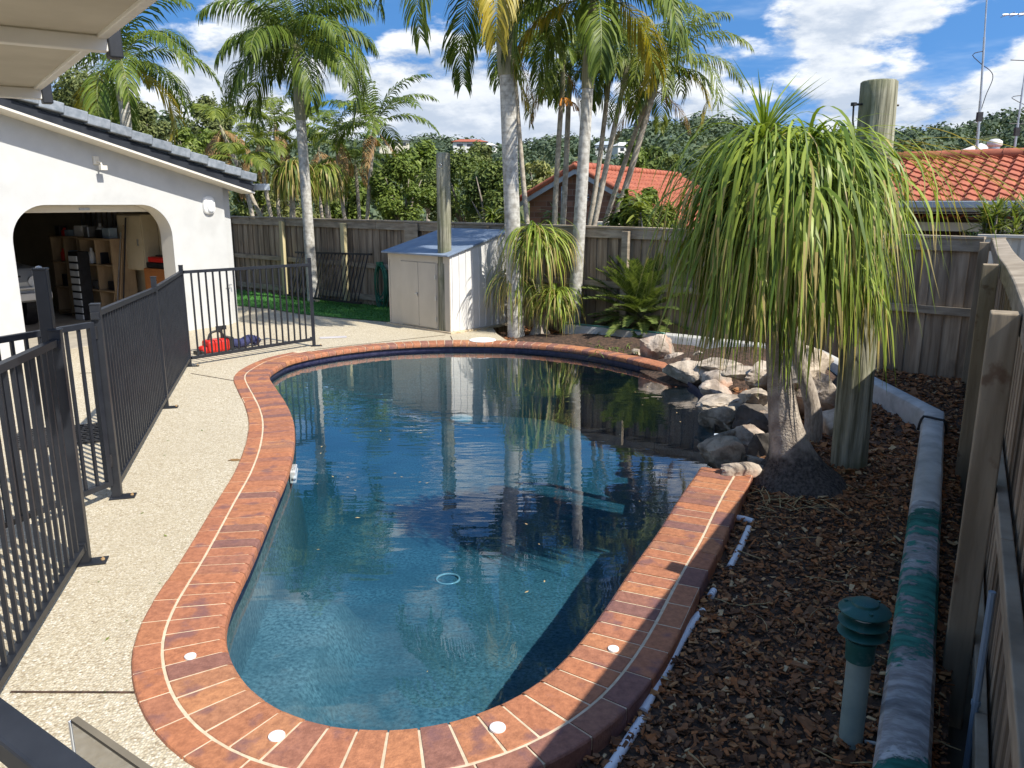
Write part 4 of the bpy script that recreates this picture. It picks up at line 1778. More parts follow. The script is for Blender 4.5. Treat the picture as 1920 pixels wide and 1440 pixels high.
# field tiles behind the verge
for k in range(nt):
    c = gl(-.44, 3.4, rz_(-.44) + .03) + sl_dir * (.335 * k + .18)
    ax_ = ((sl_dir - sl_n * .07).normalized(), GB, (sl_n + sl_dir * .07).normalized())
    mb.box(c, (.345, 7.0, .03), ax=ax_)
mb.build('roof_tiles', M['greytile'], gar)
mb = MB()
mb.box(gl(-.40, -OH + .075, rz_(-.40) - .145) + sl_dir * 5.1, (10.2, .03, .12), ax=(sl_dir, GB, sl_n))
mb.build('fascia', M['charcoal'], gar, bevel=.004)
mb = MB()
mb.box(gl(-.40, -OH + .20, rz_(-.40) - .225) + sl_dir * 5.1, (10.2, .34, .03), ax=(sl_dir, GB, sl_n))
mb.build('soffit', M['trim'], gar)
mb = MB()
mb.box(gl(-.54, 3.1, rz_(-.5) - .10), (.12, 7.2, .11), ax=(GA, GB, UP))
mb.build('gutter', M['gutter'], gar, bevel=.01)

# wall fittings: things of their own
q = hit(390, 385, G0, GB)
s_, z_ = gsd(q)[0], q.z
ol_ = thing('wall_light', 'white oval bulkhead light on the garage wall near its right corner', 'wall light', gl(s_, 0, z_))


def oval(cx_, cz, rx, rzz, d0, d1, mk, nm, par, n=28):
    mb = MB()
    vs = []
    for dd_, k_ in ((d0, 1.0), (d0 + (d1 - d0) * .7, .98), (d1, .84)):
        for k in range(n):
            a = 2 * math.pi * k / n
            vs.append(gl(cx_ + rx * k_ * math.copysign(abs(math.cos(a)) ** .75, math.cos(a)), dd_, cz + rzz * k_ * math.copysign(abs(math.sin(a)) ** .75, math.sin(a))))
    fs = [(i * n + k, i * n + (k + 1) % n, (i + 1) * n + (k + 1) % n, (i + 1) * n + k) for i in range(2) for k in range(n)] + [tuple(2 * n + k for k in range(n))]
    mb.add(vs, fs)
    return mb.build(nm, M[mk], par, smooth=True, autos=35)


oval(s_, z_, .115, .15, -.002, -.06, 'white', 'housing', ol_)
oval(s_, z_ - .015, .072, .10, -.05, -.085, 'clearlens', 'lens', ol_)
q = hit(179, 305, G0, GB)
s_, z_ = gsd(q)[0], q.z
sn = thing('motion_sensor', 'small cream motion sensor on the garage gable above the doorway', 'sensor', gl(s_, 0, z_))
mb = MB()
mb.box(gl(s_, -.02, z_ + .03), (.08, .04, .12), ax=(GA, GB, UP))
mb.build('base', M['trim'], sn, bevel=.008)
mb = MB()
mb.tube([gl(s_, -.04, z_ + .03), gl(s_ - .02, -.10, z_ - .0), gl(s_ - .02, -.12, z_ - .05)], .014, 8)
mb.box(gl(s_ - .03, -.13, z_ - .075), (.10, .06, .065), ax=(GA, GB, UP))
mb.build('head', M['trim'], sn, bevel=.008)
q = hit(427, 540, G0, GB)
s_, z_ = max(.06, gsd(q)[0]), q.z
tp_ = thing('garden_tap', 'small metal garden tap and pipe on the right corner of the garage wall', 'tap', gl(s_, 0, z_))
mb = MB()
mb.tube([gl(s_, -.02, z_ - .24), gl(s_, -.025, z_)], .011, 8)
mb.tube([gl(s_, -.02, z_), gl(s_, -.09, z_ + .01), gl(s_ + .0, -.10, z_ - .06)], .012, 8)
mb.tube([gl(s_ - .045, -.06, z_ + .06), gl(s_ + .045, -.06, z_ + .06)], .008, 8)
mb.tube([gl(s_, -.06, z_), gl(s_, -.06, z_ + .06)], .008, 8)
mb.build('spout', M['steel'], tp_, smooth=True, autos=40)

# garage contents


def gi(u, v, dep):
    q = hit(u, v, gl(0, dep, 0), GB)
    return gsd(q)[0], q.z


def gbox(mbx, s, d, z, sz):
    mbx.box(gl(s, d, z), sz, ax=(GA, GB, UP))


car = thing('parked_car', 'silver four wheel drive parked nose out in the garage shadows', 'car', gl(4.2, 2.6, 0))
sc_ = gi(80, 520, 2.5)[0]
CW = 1.75
cs = sc_ + CW / 2
mb = MB()
prof = [(2.45, .45), (2.42, .80), (2.55, 1.02), (3.55, 1.12), (4.15, 1.72), (6.0, 1.78), (6.1, .45)]
vs = [gl(cs - CW / 2, d, z) for d, z in prof] + [gl(cs + CW / 2, d, z) for d, z in prof]
n = len(prof)
mb.add(vs, [tuple(range(n)), tuple(n + k for k in reversed(range(n)))] + [(k, k + n, (k + 1) % n + n, (k + 1) % n) for k in range(n)])
mb.build('body', M['carpaint'], car, bevel=.05)
mb = MB()
wsn = V((0, 0, 0))
vs = [gl(cs + sx * (CW / 2 - .13), d - .012, z + .006) for sx, d, z in ((-1, 3.62, 1.18), (1, 3.62, 1.18), (1, 4.10, 1.66), (-1, 4.10, 1.66))]
mb.add(vs, [(0, 1, 2, 3)])
mb.build('windscreen', M['glassdark'], car)
pl8 = MB()
cc = gl(cs - CW / 2 + .22, 3.63, 1.30)
e1, e2 = GA, (GB * .7 + UP * .72).normalized()
pl8.box(cc - GB * .02, (.20, .20, .006), ax=(e1, e2, e1.cross(e2)))
pp = pl8.build('learner_plate', M['white'], car)
lb_ = MB()
nn = e1.cross(e2).normalized()
if nn.dot(GB) > 0:
    nn = -nn
c2 = cc - GB * .02 + nn * .005
lb_.box(c2 + e1 * .035, (.025, .14, .004), ax=(e1, e2, nn))
lb_.box(c2 + e2 * .058 - e1 * .005, (.06, .024, .004), ax=(e1, e2, nn))
lb_.box(c2 - e2 * .004 - e1 * .005, (.06, .024, .004), ax=(e1, e2, nn))
lb_.box(c2 + e2 * .027 - e1 * .035, (.024, .062, .004), ax=(e1, e2, nn))
lb_.build('letter', M['black'], pp)
mb = MB()
for k in range(9):
    gbox(mb, cs - .36 + k * .09, 2.425, .80, (.03, .03, .20))
gbox(mb, cs, 2.43, .90, (.95, .03, .03))
gbox(mb, cs, 2.43, .70, (.95, .03, .03))
mb.build('grille', M['black'], car)
mb = MB()
gbox(mb, cs, 2.36, .56, (CW + .04, .14, .12))
gbox(mb, cs, 2.38, .70, (CW + .0, .08, .03))
mb.build('bumper', M['whitebar'], car, bevel=.03)
for sx in (-1, 1):
    mb = MB()
    mb.tube([gl(cs + sx * .68, 2.45, .80), gl(cs + sx * .68, 2.40, .80)], .10, 18)
    mb.build('headlight', M['clearlens'], car, smooth=True, autos=40)
for sx in (-1, 1):
    for d in (3.05, 5.4):
        mb = MB()
        mb.tube([gl(cs + sx * .65, d, .36), gl(cs + sx * (.65 + .24), d, .36)], .36, 24)
        mb.build('wheel', M['black'], car, smooth=True, autos=40)


def gs(u, v, s):                  # where the sight line meets the plane s = const inside the garage
    q = hit(u, v, gl(s, 0, 0), GA)
    return gsd(q)[1], q.z


def shelf(u0, u1, s, vtop, depth, nlev, lb):
    da, db_ = gs(u1, 500, s)[0], gs(u0, 500, s)[0]
    ztop = gs((u0 + u1) / 2, vtop, s)[1]
    t = thing('storage_shelf', lb, 'shelf', gl(s, (da + db_) / 2, 0))
    mb = MB()
    for d in (da + .015, (da + db_) / 2, db_ - .015):
        mb.box(gl(s - depth / 2, d, ztop / 2), (depth, .03, ztop), ax=(GA, GB, UP))
    mb.box(gl(s - depth + .01, (da + db_) / 2, ztop / 2), (.012, db_ - da, ztop), ax=(GA, GB, UP))
    mb.build('upright', M['timber'], t)
    levels = []
    for k in range(nlev):
        mb = MB()
        z = .08 + (ztop - .095) * k / (nlev - 1)
        levels.append(z + .014)
        mb.box(gl(s - depth / 2 + .01, (da + db_) / 2, z), (depth + .02, db_ - da + .02, .026), ax=(GA, GB, UP))
        mb.build('shelf_board', M['timber'], t)
    return da, db_, levels


rg = random.Random(31)
SX = .92
sA = shelf(153, 212, SX, 447, .42, 4, 'brown timber shelf unit beside the cream cabinet in the garage')
sB = shelf(100, 150, SX, 443, .42, 4, 'wide timber shelf unit at the dim back of the garage')
for (da, db_, levels), wh in ((sA, 'shelf unit beside the cream cabinet'), (sB, 'wide back shelf unit')):
    for li, z in enumerate(levels):
        lvn = ('bottom board', 'second board', 'third board', 'top board')[li]
        n = 5 if li == 3 else 3
        for k in range(n):
            d = da + .10 + (db_ - da - .2) * (k + .5 + rg.uniform(-.2, .2)) / n
            ck = ('white', 'red', 'silver', 'black', 'blue grey')[(k * 2 + li * 3 + (wh[0] == 'w')) % 5]
            mk = {'white': 'white', 'black': 'black', 'red': 'red', 'silver': 'steel', 'blue grey': 'blueconduit'}[ck]
            mb = MB()
            h = rg.uniform(.14, .28)
            p = gl(SX - rg.uniform(.1, .25), d, z)
            if (k + li) % 2 == 0:
                r_ = rg.uniform(.04, .065)
                mb.lathe(p, [(r_, 0), (r_, h * .65), (r_ * .4, h * .82), (r_ * .4, h), (.0005, h + .002)], 14)
                mb.build('bottle', M[mk], smooth=True, autos=40, label='%s bottle on the %s of the %s' % (ck, lvn, wh), cat='bottle', group='clutter on the garage shelves')
            else:
                mb.box(p + UP * h * .4, (.16, rg.uniform(.12, .24), h * .8), ax=(GA, GB, UP))
                mb.build('storage_box', M[mk], bevel=.01, label='%s box on the %s of the %s' % (ck, lvn, wh), cat='box', group='clutter on the garage shelves')
dd_, zd_ = gs(152, 520, 1.05)
zt_ = gs(152, 472, 1.05)[1]
dr = thing('drawer_tower', 'narrow pale plastic drawer tower in front of the garage shelves', 'drawers', gl(1.05, dd_, 0))
mb = MB()
gbox(mb, 1.05, dd_, zt_ / 2, (.20, .30, zt_))
mb.build('case', M['black'], dr)
for k in range(9):
    mb = MB()
    gbox(mb, 1.16, dd_, .06 + (zt_ - .05) * k / 9, (.02, .26, zt_ / 9 * .72))
    mb.build('drawer', M['clearlens'], dr, bevel=.008)
# cream wall cabinet on the inside wall
d0c, d1c = gs(246, 450, .62)[0], gs(224, 450, .62)[0]
z0c, z1c = gs(240, 505, .62)[1], gs(240, 402, .62)[1]
cbt = thing('wall_cabinet', 'tall cream cabinet against the inside wall of the garage', 'cabinet', gl(.5, d0c, z0c))
d0c -= .35
mb = MB()
gbox(mb, .47, (d0c + d1c) / 2, (z0c + z1c) / 2, (.30, d1c - d0c, z1c - z0c))
mb.build('carcass', M['garagewall'], cbt, bevel=.006)
mb = MB()
gbox(mb, .63, (d0c + d1c) / 2, (z0c + z1c) / 2, (.018, d1c - d0c - .03, z1c - z0c - .04))
db = mb.build('cabinet_door', M['garagewall'], cbt, bevel=.004)
mb = MB()
gbox(mb, .65, d0c + .12, (z0c + z1c) / 2, (.02, .02, .12))
mb.build('handle', M['steel'], db)
dT = gs(303, 510, .6)[0]
zT0, zT1 = gs(303, 503, .6)[1], gs(303, 480, .6)[1]
mb = MB()
gbox(mb, .52, dT, zT0 / 2 + .002, (.42, .62, zT0))
mb.build('work_bench', M['orange'], label='orange brown wooden cabinet just inside the garage doorway', cat='cabinet', bevel=.01)
tbx = thing('tool_box', 'red and black tool box on the orange cabinet inside the garage', 'tool box', gl(.5, dT, zT0))
hT = zT1 - zT0
mb = MB()
gbox(mb, .52, dT, zT0 + hT * .25, (.36, .56, hT * .45))
mb.build('lower_case', M['black'], tbx, bevel=.02)
mb = MB()
gbox(mb, .52, dT, zT0 + hT * .70, (.33, .48, hT * .45))
mb.build('upper_case', M['red'], tbx, bevel=.02)
mb = MB()
gbox(mb, .52, dT, zT0 + hT * .95, (.10, .36, .035))
mb.build('lid', M['black'], tbx, bevel=.01)
sb_, zb_ = gi(157, 560, 3.0)
mb = MB()
p = gl(sb_, 2.9, .0)
mb.lathe(p, [(.13, 0), (.19, .06), (.20, .14), (.15, .24), (.06, .29), (.0005, .295)], 16)
mb.build('cloth_bag', M['cream'], smooth=True, label='lumpy pale bag on the garage floor in front of the shelves', cat='bag')
for k in range(4):
    mb = MB()
    d, z = gs(203 + k * 6, 520, 1.0)
    mb.tube([gl(1.0, d, .02), gl(.70, d + .05, gs(203 + k * 6, 450 - 14 * k, .8)[1])], .014, 7)
    mb.build('broom_pole', M[('timber', 'steel', 'timber', 'black')[k]], smooth=True, autos=40, label=('thin timber pole leaning beside the garage shelf unit', 'steel pole leaning between the timber poles in the garage', 'longer timber pole leaning near the cream cabinet', 'black pole leaning closest to the cream cabinet')[k], cat='pole', group='poles leaning in the garage')
mb = MB()
for k in range(7):
    d, z = gs(150 + k * 10, 405, .5)
    gbox(mb, .45, d, z - .05 * (k % 3), (.06, .05, .40))
d0_, d1_ = gs(215, 395, .5)[0], gs(140, 395, .5)[0]
gbox(mb, .42, (d0_ + d1_) / 2, gs(180, 397, .5)[1] + .12, (.04, d1_ - d0_, .05))
mb.build('tool_rack', M['steel'], label='row of tools hanging high on a rail at the back of the garage', cat='tool rack')

# ------------------------------------------------------------------ garden shed
SA = V((-2.16, 13.93, 0))
SB = V((-1.0, 12.84, 0))
sx = (SB - SA).normalized()
sy = V((.43, .9, 0)).normalized()
sy = V((-sx.y, sx.x, 0)) if V((-sx.y, sx.x, 0)).y > 0 else V((sx.y, -sx.x, 0))
SW, SDp = (SB - SA).length, 1.32
ZF, ZB = 1.27, 1.60
sh = thing('garden_shed', 'low cream metal garden shed with a sloping blue grey roof by the back fence', 'shed', SA + sx * SW / 2 + sy * .6)


def shp(x, y, z):
    return SA + sx * x + sy * y + UP * z


mb = MB()
vs = [shp(0, 0, .03), shp(SW, 0, .03), shp(SW, 0, ZF), shp(0, 0, ZF), shp(0, SDp, .03), shp(SW, SDp, .03), shp(SW, SDp, ZB), shp(0, SDp, ZB)]
mb.add(vs, [(0, 1, 2, 3), (5, 4, 7, 6), (4, 0, 3, 7)])
for x in (.0, .22 * SW, .80 * SW, SW):
    mb.box(shp(min(max(x, .02), SW - .02), -.004, (ZF + .03) / 2), (.03, .016, ZF - .03), ax=(sx, sy, UP))
mb.box(shp(SW / 2, -.005, ZF - .07), (SW, .012, .13), ax=(sx, sy, UP))
mb.build('front_wall', M['shed'], sh)
mb = MB()
mb.add([shp(SW, 0, .03), shp(SW, SDp, .03), shp(SW, SDp, ZB), shp(SW, 0, ZF)], [(0, 1, 2, 3)])
nr_ = 9
for k in range(nr_):
    y = .05 + (SDp - .1) * k / (nr_ - 1)
    h = ZF + (ZB - ZF) * y / SDp
    mb.box(shp(SW + .005, y, (h + .03) / 2), (.012, .025, h - .06), ax=(sx, sy, UP))
mb.build('side_wall', M['shedside'], sh)
for k, (x0, x1) in enumerate(((.225 * SW, .508 * SW), (.513 * SW, .795 * SW))):
    mb = MB()
    mb.box(shp((x0 + x1) / 2, -.014, .59), (x1 - x0, .018, 1.08), ax=(sx, sy, UP))
    o = mb.build('door', M['shed'], sh, bevel=.006)
    mb = MB()
    if k == 0:
        mb.box(shp(x1 - .03, -.04, .60), (.05, .03, .02), ax=(sx, sy, UP))
        mb.box(shp(x1 - .01, -.04, .585), (.015, .02, .05), ax=(sx, sy, UP))
        mb.build('handle', M['steel'], o)
    else:
        for z in (.2, .55, .9):
            mb = MB()
            mb.box(shp(x1 - .012, -.028, z), (.03, .012, .07), ax=(sx, sy, UP))
            mb.build('hinge', M['steel'], o)
mb = MB()
rs = math.atan2(ZB - ZF, SDp)
ry = (sy * math.cos(rs) + UP * math.sin(rs))
rn = (UP * math.cos(rs) - sy * math.sin(rs))
mb.box(shp(SW / 2, SDp / 2, (ZF + ZB) / 2 + .022) + ry * -.03, (SW + .12, SDp / math.cos(rs) + .16, .028), ax=(sx, ry, rn))
mb.build('roof', M['shedroof'], sh, bevel=.003)
mb = MB()
mb.box(shp(SW / 2, SDp / 2, .012), (SW + .1, SDp + .1, .03), ax=(sx, sy, UP))
mb.build('base_slab', M['mortar'], sh)
mb = MB()
rg = random.Random(8)
for k in range(26):
    p = shp(SW + rg.uniform(.02, .2), rg.uniform(-.1, SDp), .015)
    a = rg.uniform(0, 6.28)
    mb.tube([p, p + V((math.cos(a), math.sin(a), .12)) * rg.uniform(.05, .14)], .004, 4)
mb.build('dry_twigs', M['dryleaf'], kind='stuff', label='dry leaf litter gathered along the sunny side of the shed', cat='leaf litter')

# ------------------------------------------------------------------ hose and loose fence panel at the far fence
inn = -out_far
hq = hit(716, 496, FC + inn * .03, out_far)
ho = thing('garden_hose', 'green garden hose coiled and hung on the back fence beside the shed', 'hose', V((hq.x, hq.y, .3)))
rg = random.Random(17)
mb = MB()
for k in range(7):
    w_ = .15 + .03 * rg.uniform(-1, 1)
    h_ = .40 + .10 * rg.uniform(-1, 1)
    pts = []
    ox = rg.uniform(-.03, .05)
    for i in range(33):
        a = 2 * math.pi * i / 32
        pts.append(hq + FDIR * (-ox + w_ * math.sin(a)) + inn * (.03 + .012 * k + .01 * math.sin(a * 2 + k)) + UP * (-h_ + h_ * math.cos(a) + .02 * math.sin(3 * a + k)))
    mb.tube(pts, .014, 6, cap=False)
mb.build('coil', M['hosegreen'], ho, smooth=True)
mb = MB()
mb.box(hq + inn * .06 + UP * .03, (.10, .12, .06), ax=(FDIR, inn, UP))
mb.build('hook', M['hosegreen'], ho, bevel=.01)
pa_ = hit(554, 473, FC + inn * .10, out_far)
pb_ = hit(697, 477, FC + inn * .10, out_far)
lpn = thing('loose_fence_panel', 'spare black metal fence panel leaning against the back fence', 'fence panel', (pa_ + pb_) / 2 - UP * pa_.z)
mb = MB()
mb.beam(pa_, pb_, .04, .04)
a2_, b2_ = pa_ + inn * .34 + UP * (.10 - pa_.z), pb_ + inn * .34 + UP * (.10 - pb_.z)
mb.beam(a2_, b2_, .04, .04)
for k in range(1, 22):
    mb.beam(pa_.lerp(pb_, k / 22), a2_.lerp(b2_, k / 22), .018, .018)
mb.build('panel', M['black'], lpn)

# ------------------------------------------------------------------ awning over the top left corner
EA, EB = V((-1.02, 2.96, 2.98)), V((-3.62, 6.28, 2.93))
ed = (EB - EA).normalized()
ein = V((-ed.y, ed.x, 0)).normalized()
if ein.x > 0:
    ein = -ein
ein = (ein + UP * -.015).normalized()
aw = thing('shade_awning', 'cream awning with white ribs and dark brackets over the top left corner', 'awning', EA + ein * 1.5)
mb = MB()
LA = (EB - EA).length
an = ed.cross(ein).normalized()
if an.z < 0:
    an = -an
mb.box((EA + EB) / 2 + ein * 1.4, (LA, 2.8, .012), ax=(ed, ein, an))
mb.build('canopy', M['awning'], aw)
mb = MB()
mb.beam(EA - ein * .02 - an * .0, EB - ein * .02, .05, .05)
mb.build('edge_bar', M['whitebar'], aw, bevel=.005)
mb = MB()
mb.beam(EB + an * -.012, EB + ein * 2.8 + an * -.012, .04, .04)
mb.build('end_bar', M['whitebar'], aw, bevel=.005)
for s in (.30, 1.86, LA - .16):
    p = EA + ed * s
    mb = MB()
    mb.beam(p - an * .05 - ein * .04, p - an * .05 + ein * 2.8, .07, .075)
    rb_ = mb.build('rib', M['whitebar'], aw, bevel=.006)
    mb = MB()
    mb.box(p - an * .035 - ein * .075, (.085, .07, .16), ax=(ed, ein, an))
    mb.build('end_bracket', M['charcoal'], rb_, bevel=.008)
for s in (.32,):
    mb = MB()
    p = EA + ed * s + an * .03
    mb.box(p - ein * .06, (.16, .16, .10), ax=(ed, ein, an))
    mb.build('corner_bracket', M['charcoal'], aw, bevel=.01)

# ------------------------------------------------------------------ neighbouring houses


def tiled(mbx, o, ud, vd, W, L, pu=.30, pv=.34, amp=.028, step=.03, m=0):
    """profiled roof tiles on the plane o + ud*x + vd*y (y runs up the slope)"""
    nn = ud.cross(vd).normalized()
    if nn.z < 0:
        nn = -nn
    nu = int(W / pu) * 6
    rows = int(round(L / pv))
    vs, fs = [], []
    for r_ in range(rows):
        k0 = len(vs)
        for (y, h) in ((r_ * pv, step), (r_ * pv + pv + .02, .0)):
            for i in range(nu + 1):
                x = W * i / nu
                ph = (x / pu) % 1
                hh = amp * (math.sin(ph * 2 * math.pi) * .9 + .35 * math.sin(ph * 4 * math.pi))
                vs.append(o + ud * x + vd * min(y, L) + nn * (hh + h))
        # exposed front lip of the row
        for i in range(nu + 1):
            vs.append(vs[k0 + i] - nn * (step + .015))
        w1 = nu + 1
        for i in range(nu):
            fs.append((k0 + i, k0 + i + 1, k0 + w1 + i + 1, k0 + w1 + i))
            fs.append((k0 + 2 * w1 + i, k0 + 2 * w1 + i + 1, k0 + i + 1, k0 + i))
    mbx.add(vs, fs, m)


def ridgecaps(mbx, p, q, r_=.12, ln=.36):
    d = q - p
    n = max(1, int(d.length / ln))
    for k in range(n):
        a, b = p + d * (k / n), p + d * ((k + 1) / n)
        mbx.tube([a, a.lerp(b, .5), b + d.normalized() * .03], [r_, r_ * .96, r_ * .9], 10)


HE = V((.79, -.613, 0)).normalized()
HD = V((.613, .79, 0)).normalized()
HD = V((.4906, .8714, 0))
# house with the brown brick gable
Ap = atY(1078, 312, 24.5)
hn = V((HE.y, -HE.x, 0))
le = hit(972, 376, Ap, hn)
hw = (Ap - le).dot(HE)
hh = Ap.z - le.z
h1 = thing('brick_house', 'brown brick house with a terracotta gable roof behind the thin palms', 'house', V((Ap.x, Ap.y, -.4)))
bk = HD * 10
dn = HD * .25
mb = MB()
A0 = V((Ap.x, Ap.y, 0)) + dn
zE, zA = le.z - .10, Ap.z - .12
wl, wr = A0 - HE * (hw - .3), A0 + HE * (hw + 1.6)
k_ = hh / hw
mb.add([wl + UP * -.5, wr + UP * -.5, wr + UP * (zA - k_ * (hw + 1.6)), A0 + UP * zA, wl + UP * (zA - k_ * (hw - .3))], [(0, 1, 2, 3, 4)])
mb.add([wl + UP * -.5, wl + bk + UP * -.5, wl + bk + UP * (zA - k_ * (hw - .3)), wl + UP * (zA - k_ * (hw - .3))], [(0, 3, 2, 1)])
mb.add([wr + UP * -.5, wr + bk + UP * -.5, wr + bk + UP * (zA - k_ * (hw + 1.6)), wr + UP * (zA - k_ * (hw + 1.6))], [(0, 1, 2, 3)])
mb.build('brick_wall', M['brick'], h1)
vr = (-HE * 1.0 + UP * k_).normalized()     # up-slope on the right plane
vl = (HE * 1.0 + UP * k_).normalized()
LRt = (hw + 2.0) * math.sqrt(1 + k_ * k_)
LLt = hw * math.sqrt(1 + k_ * k_)
apx = V(Ap)
mb = MB()
tiled(mb, apx - vr * LRt, HD, vr, 10.0, LRt)
tiled(mb, apx - vl * LLt + HD * 10, -HD, vl, 10.0, LLt)
ridgecaps(mb, apx + UP * .04, apx + HD * 10 + UP * .04)
ridgecaps(mb, apx - vr * LRt + UP * .03, apx + UP * .03, .09)
ridgecaps(mb, apx - vl * LLt + UP * .03, apx + UP * .03, .09)
mb.build('roof', M['tilered'], h1, smooth=True, autos=40)
mb = MB()
mb.beam(apx - vr * LRt + UP * -.13 + HD * .02, apx + UP * -.13 + HD * .02, .05, .15)
mb.beam(apx - vl * LLt + UP * -.13 + HD * .02, apx + UP * -.13 + HD * .02, .05, .15)
mb.build('barge_board', M['gutter'], h1)
mb = MB()
q = hit(1095, 370, A0 - dn * .2, hn)
mb.tube([q + HD * .02, q - HD * .04], .30, 24)
vt = mb.build('round_vent', M['brick'], h1)
mb = MB()
for k in range(5):
    mb.beam(q - HD * .05 - HE * (.2 - .02 * abs(k - 2) ** 2) + UP * (-.16 + .08 * k), q - HD * .05 + HE * (.2 - .02 * abs(k - 2) ** 2) + UP * (-.16 + .08 * k), .02, .035)
mb.build('louvre', M['gutter'], vt)
mb = MB()
q = hit(1054, 400, A0 - dn * .3, hn)
mb.tube([V((q.x, q.y, -.4)), V((q.x, q.y, zA - .45))], .045, 8)
mb.build('downpipe', M['gutter'], h1, smooth=True)
# air conditioner on its wall
q = hit(1135, 424, A0 - HD * .5, hn)
ac = thing('air_conditioner', 'cream outdoor air conditioner unit against the brown brick wall', 'air conditioner', V((q.x, q.y, .9)))
mb = MB()
mb.box(V((q.x, q.y, 1.25)), (.86, .34, .62), ax=(HE, HD, UP))
mb.build('casing', M['cream'], ac, bevel=.02)
mb = MB()
fc = V((q.x, q.y, 1.27)) - HD * .18 - HE * .08
for r_ in (.08, .15, .22):
    mb.tube([fc + HE * (r_ * math.cos(a)) + UP * (r_ * math.sin(a)) for a in [i * math.pi / 12 for i in range(25)]], .008, 5, cap=False)
mb.build('fan_grille', M['gutter'], ac)

# house on the right with the long tiled roof
Rg = atY(1690, 298, 17.2)
h2 = thing('tiled_house', 'low house with a long terracotta tiled roof and grey gutter on the right', 'house', V((Rg.x + 2, Rg.y, -.3)))
back = -HD
mrun = 2.35
m_ = V((-HE.y, HE.x, 0))
if m_.y > 0:
    m_ = -m_
ZG = 2.13
R0 = V((Rg.x, Rg.y, Rg.z)) - HE * 3.2
vup = (-m_ * mrun + UP * (Rg.z - ZG)).normalized()
Ls = math.sqrt(mrun ** 2 + (Rg.z - ZG) ** 2)
mb = MB()
tiled(mb, R0 - vup * Ls, HE, vup, 9.0, Ls, pu=.24, pv=.26, amp=.03, step=.035)
ridgecaps(mb, R0 + UP * .03, R0 + HE * 9 + UP * .03)
mb.add([R0, R0 + HE * 9, R0 + HE * 9 - m_ * 3 - UP * 1.1, R0 - m_ * 3 - UP * 1.1], [(0, 1, 2, 3)])
mb.build('roof', M['tilered'], h2, smooth=True, autos=40)
gq = R0 - vup * Ls
mb = MB()
mb.beam(gq + m_ * .05 - UP * .06, gq + m_ * .05 + HE * 9 - UP * .06, .12, .12)
mb.build('gutter', M['gutter'], h2, bevel=.012)
mb = MB()
mb.beam(gq - m_ * .05 - UP * .17, gq - m_ * .05 + HE * 9 - UP * .17, .03, .11)
mb.beam(gq - m_ * .7 - UP * .47, gq - m_ * .7 + HE * 9 - UP * .47, .08, .16)
mb.build('eave_board', M['cream'], h2)
mb = MB()
mb.box(gq - m_ * 2.0 + HE * 4.5 + UP * (-1.2), (9, .1, 2.3), ax=(HE, m_, UP))
mb.box(gq - m_ * 1.0 + HE * 4.5 + UP * (-.20), (9, 2.0, .03), ax=(HE, m_, UP))
mb.build('back_wall', M['darkwall'], h2)
mb = MB()
tiled(mb, gq - m_ * 1.2 + UP * -.30, HE, (-m_ + UP * .25).normalized(), 9.0, .34, pu=.22, pv=.34, amp=.03)
mb.build('patio_roof_edge', M['tilered'], h2)
for s in (1.2, 4.0, 6.6):
    mb = MB()
    mb.box(gq - m_ * .7 + HE * s + UP * -1.5, (.09, .09, 1.8), ax=(HE, m_, UP))
    mb.build('veranda_post', M['cream'], h2)
for s in (3.0, 5.2):
    mb = MB()
    mb.box(gq - m_ * 1.94 + HE * s + UP * -1.05, (1.2, .03, .9), ax=(HE, m_, UP))
    o = mb.build('window', M['glassdark'], h2)
    mb = MB()
    for x in (-.6, 0, .6):
        mb.box(gq - m_ * 1.91 + HE * (s + x) + UP * -1.05, (.05, .03, .96), ax=(HE, m_, UP))
    mb.build('frame', M['cream'], o)
fl = atY(1862, 292, 16.6)
mb = MB()
mb.lathe(fl - UP * .5, [(.085, 0), (.085, .60), (.105, .61), (.105, .68), (.085, .69)], 16)
fo = mb.build('flue', M['steel'], h2, smooth=True, autos=40)
mb = MB()
mb.lathe(fl + UP * .17, [(.11, 0), (.145, .04), (.135, .11), (.07, .15), (.0005, .16)], 16)
mb.build('cowl', M['whitebar'], fo, smooth=True, autos=50)

# small white gable beyond
q = atY(1840, 268, 31)
gh = thing('white_house', 'white gabled roof of a house showing above the red tiled ridge', 'house', V((q.x, q.y, 0)))
mb = MB()
bx = [q - UP * 1.0 + HE * (2.1 * a) + V((-HE.y, HE.x, 0)) * (2.2 * b) for a, b in ((-1, -1), (1, -1), (1, 1), (-1, 1))]
mb.add([q] + bx, [(0, 1, 2), (0, 2, 3), (0, 3, 4), (0, 4, 1)])
mb.build('roof', M['whitehouse'], gh)
mb = MB()
mb.box(q - UP * 2.0, (3.8, 4.0, 2.0), ax=(HE, V((-HE.y, HE.x, 0)), UP))
mb.build('wall', M['whitehouse'], gh)

# television masts


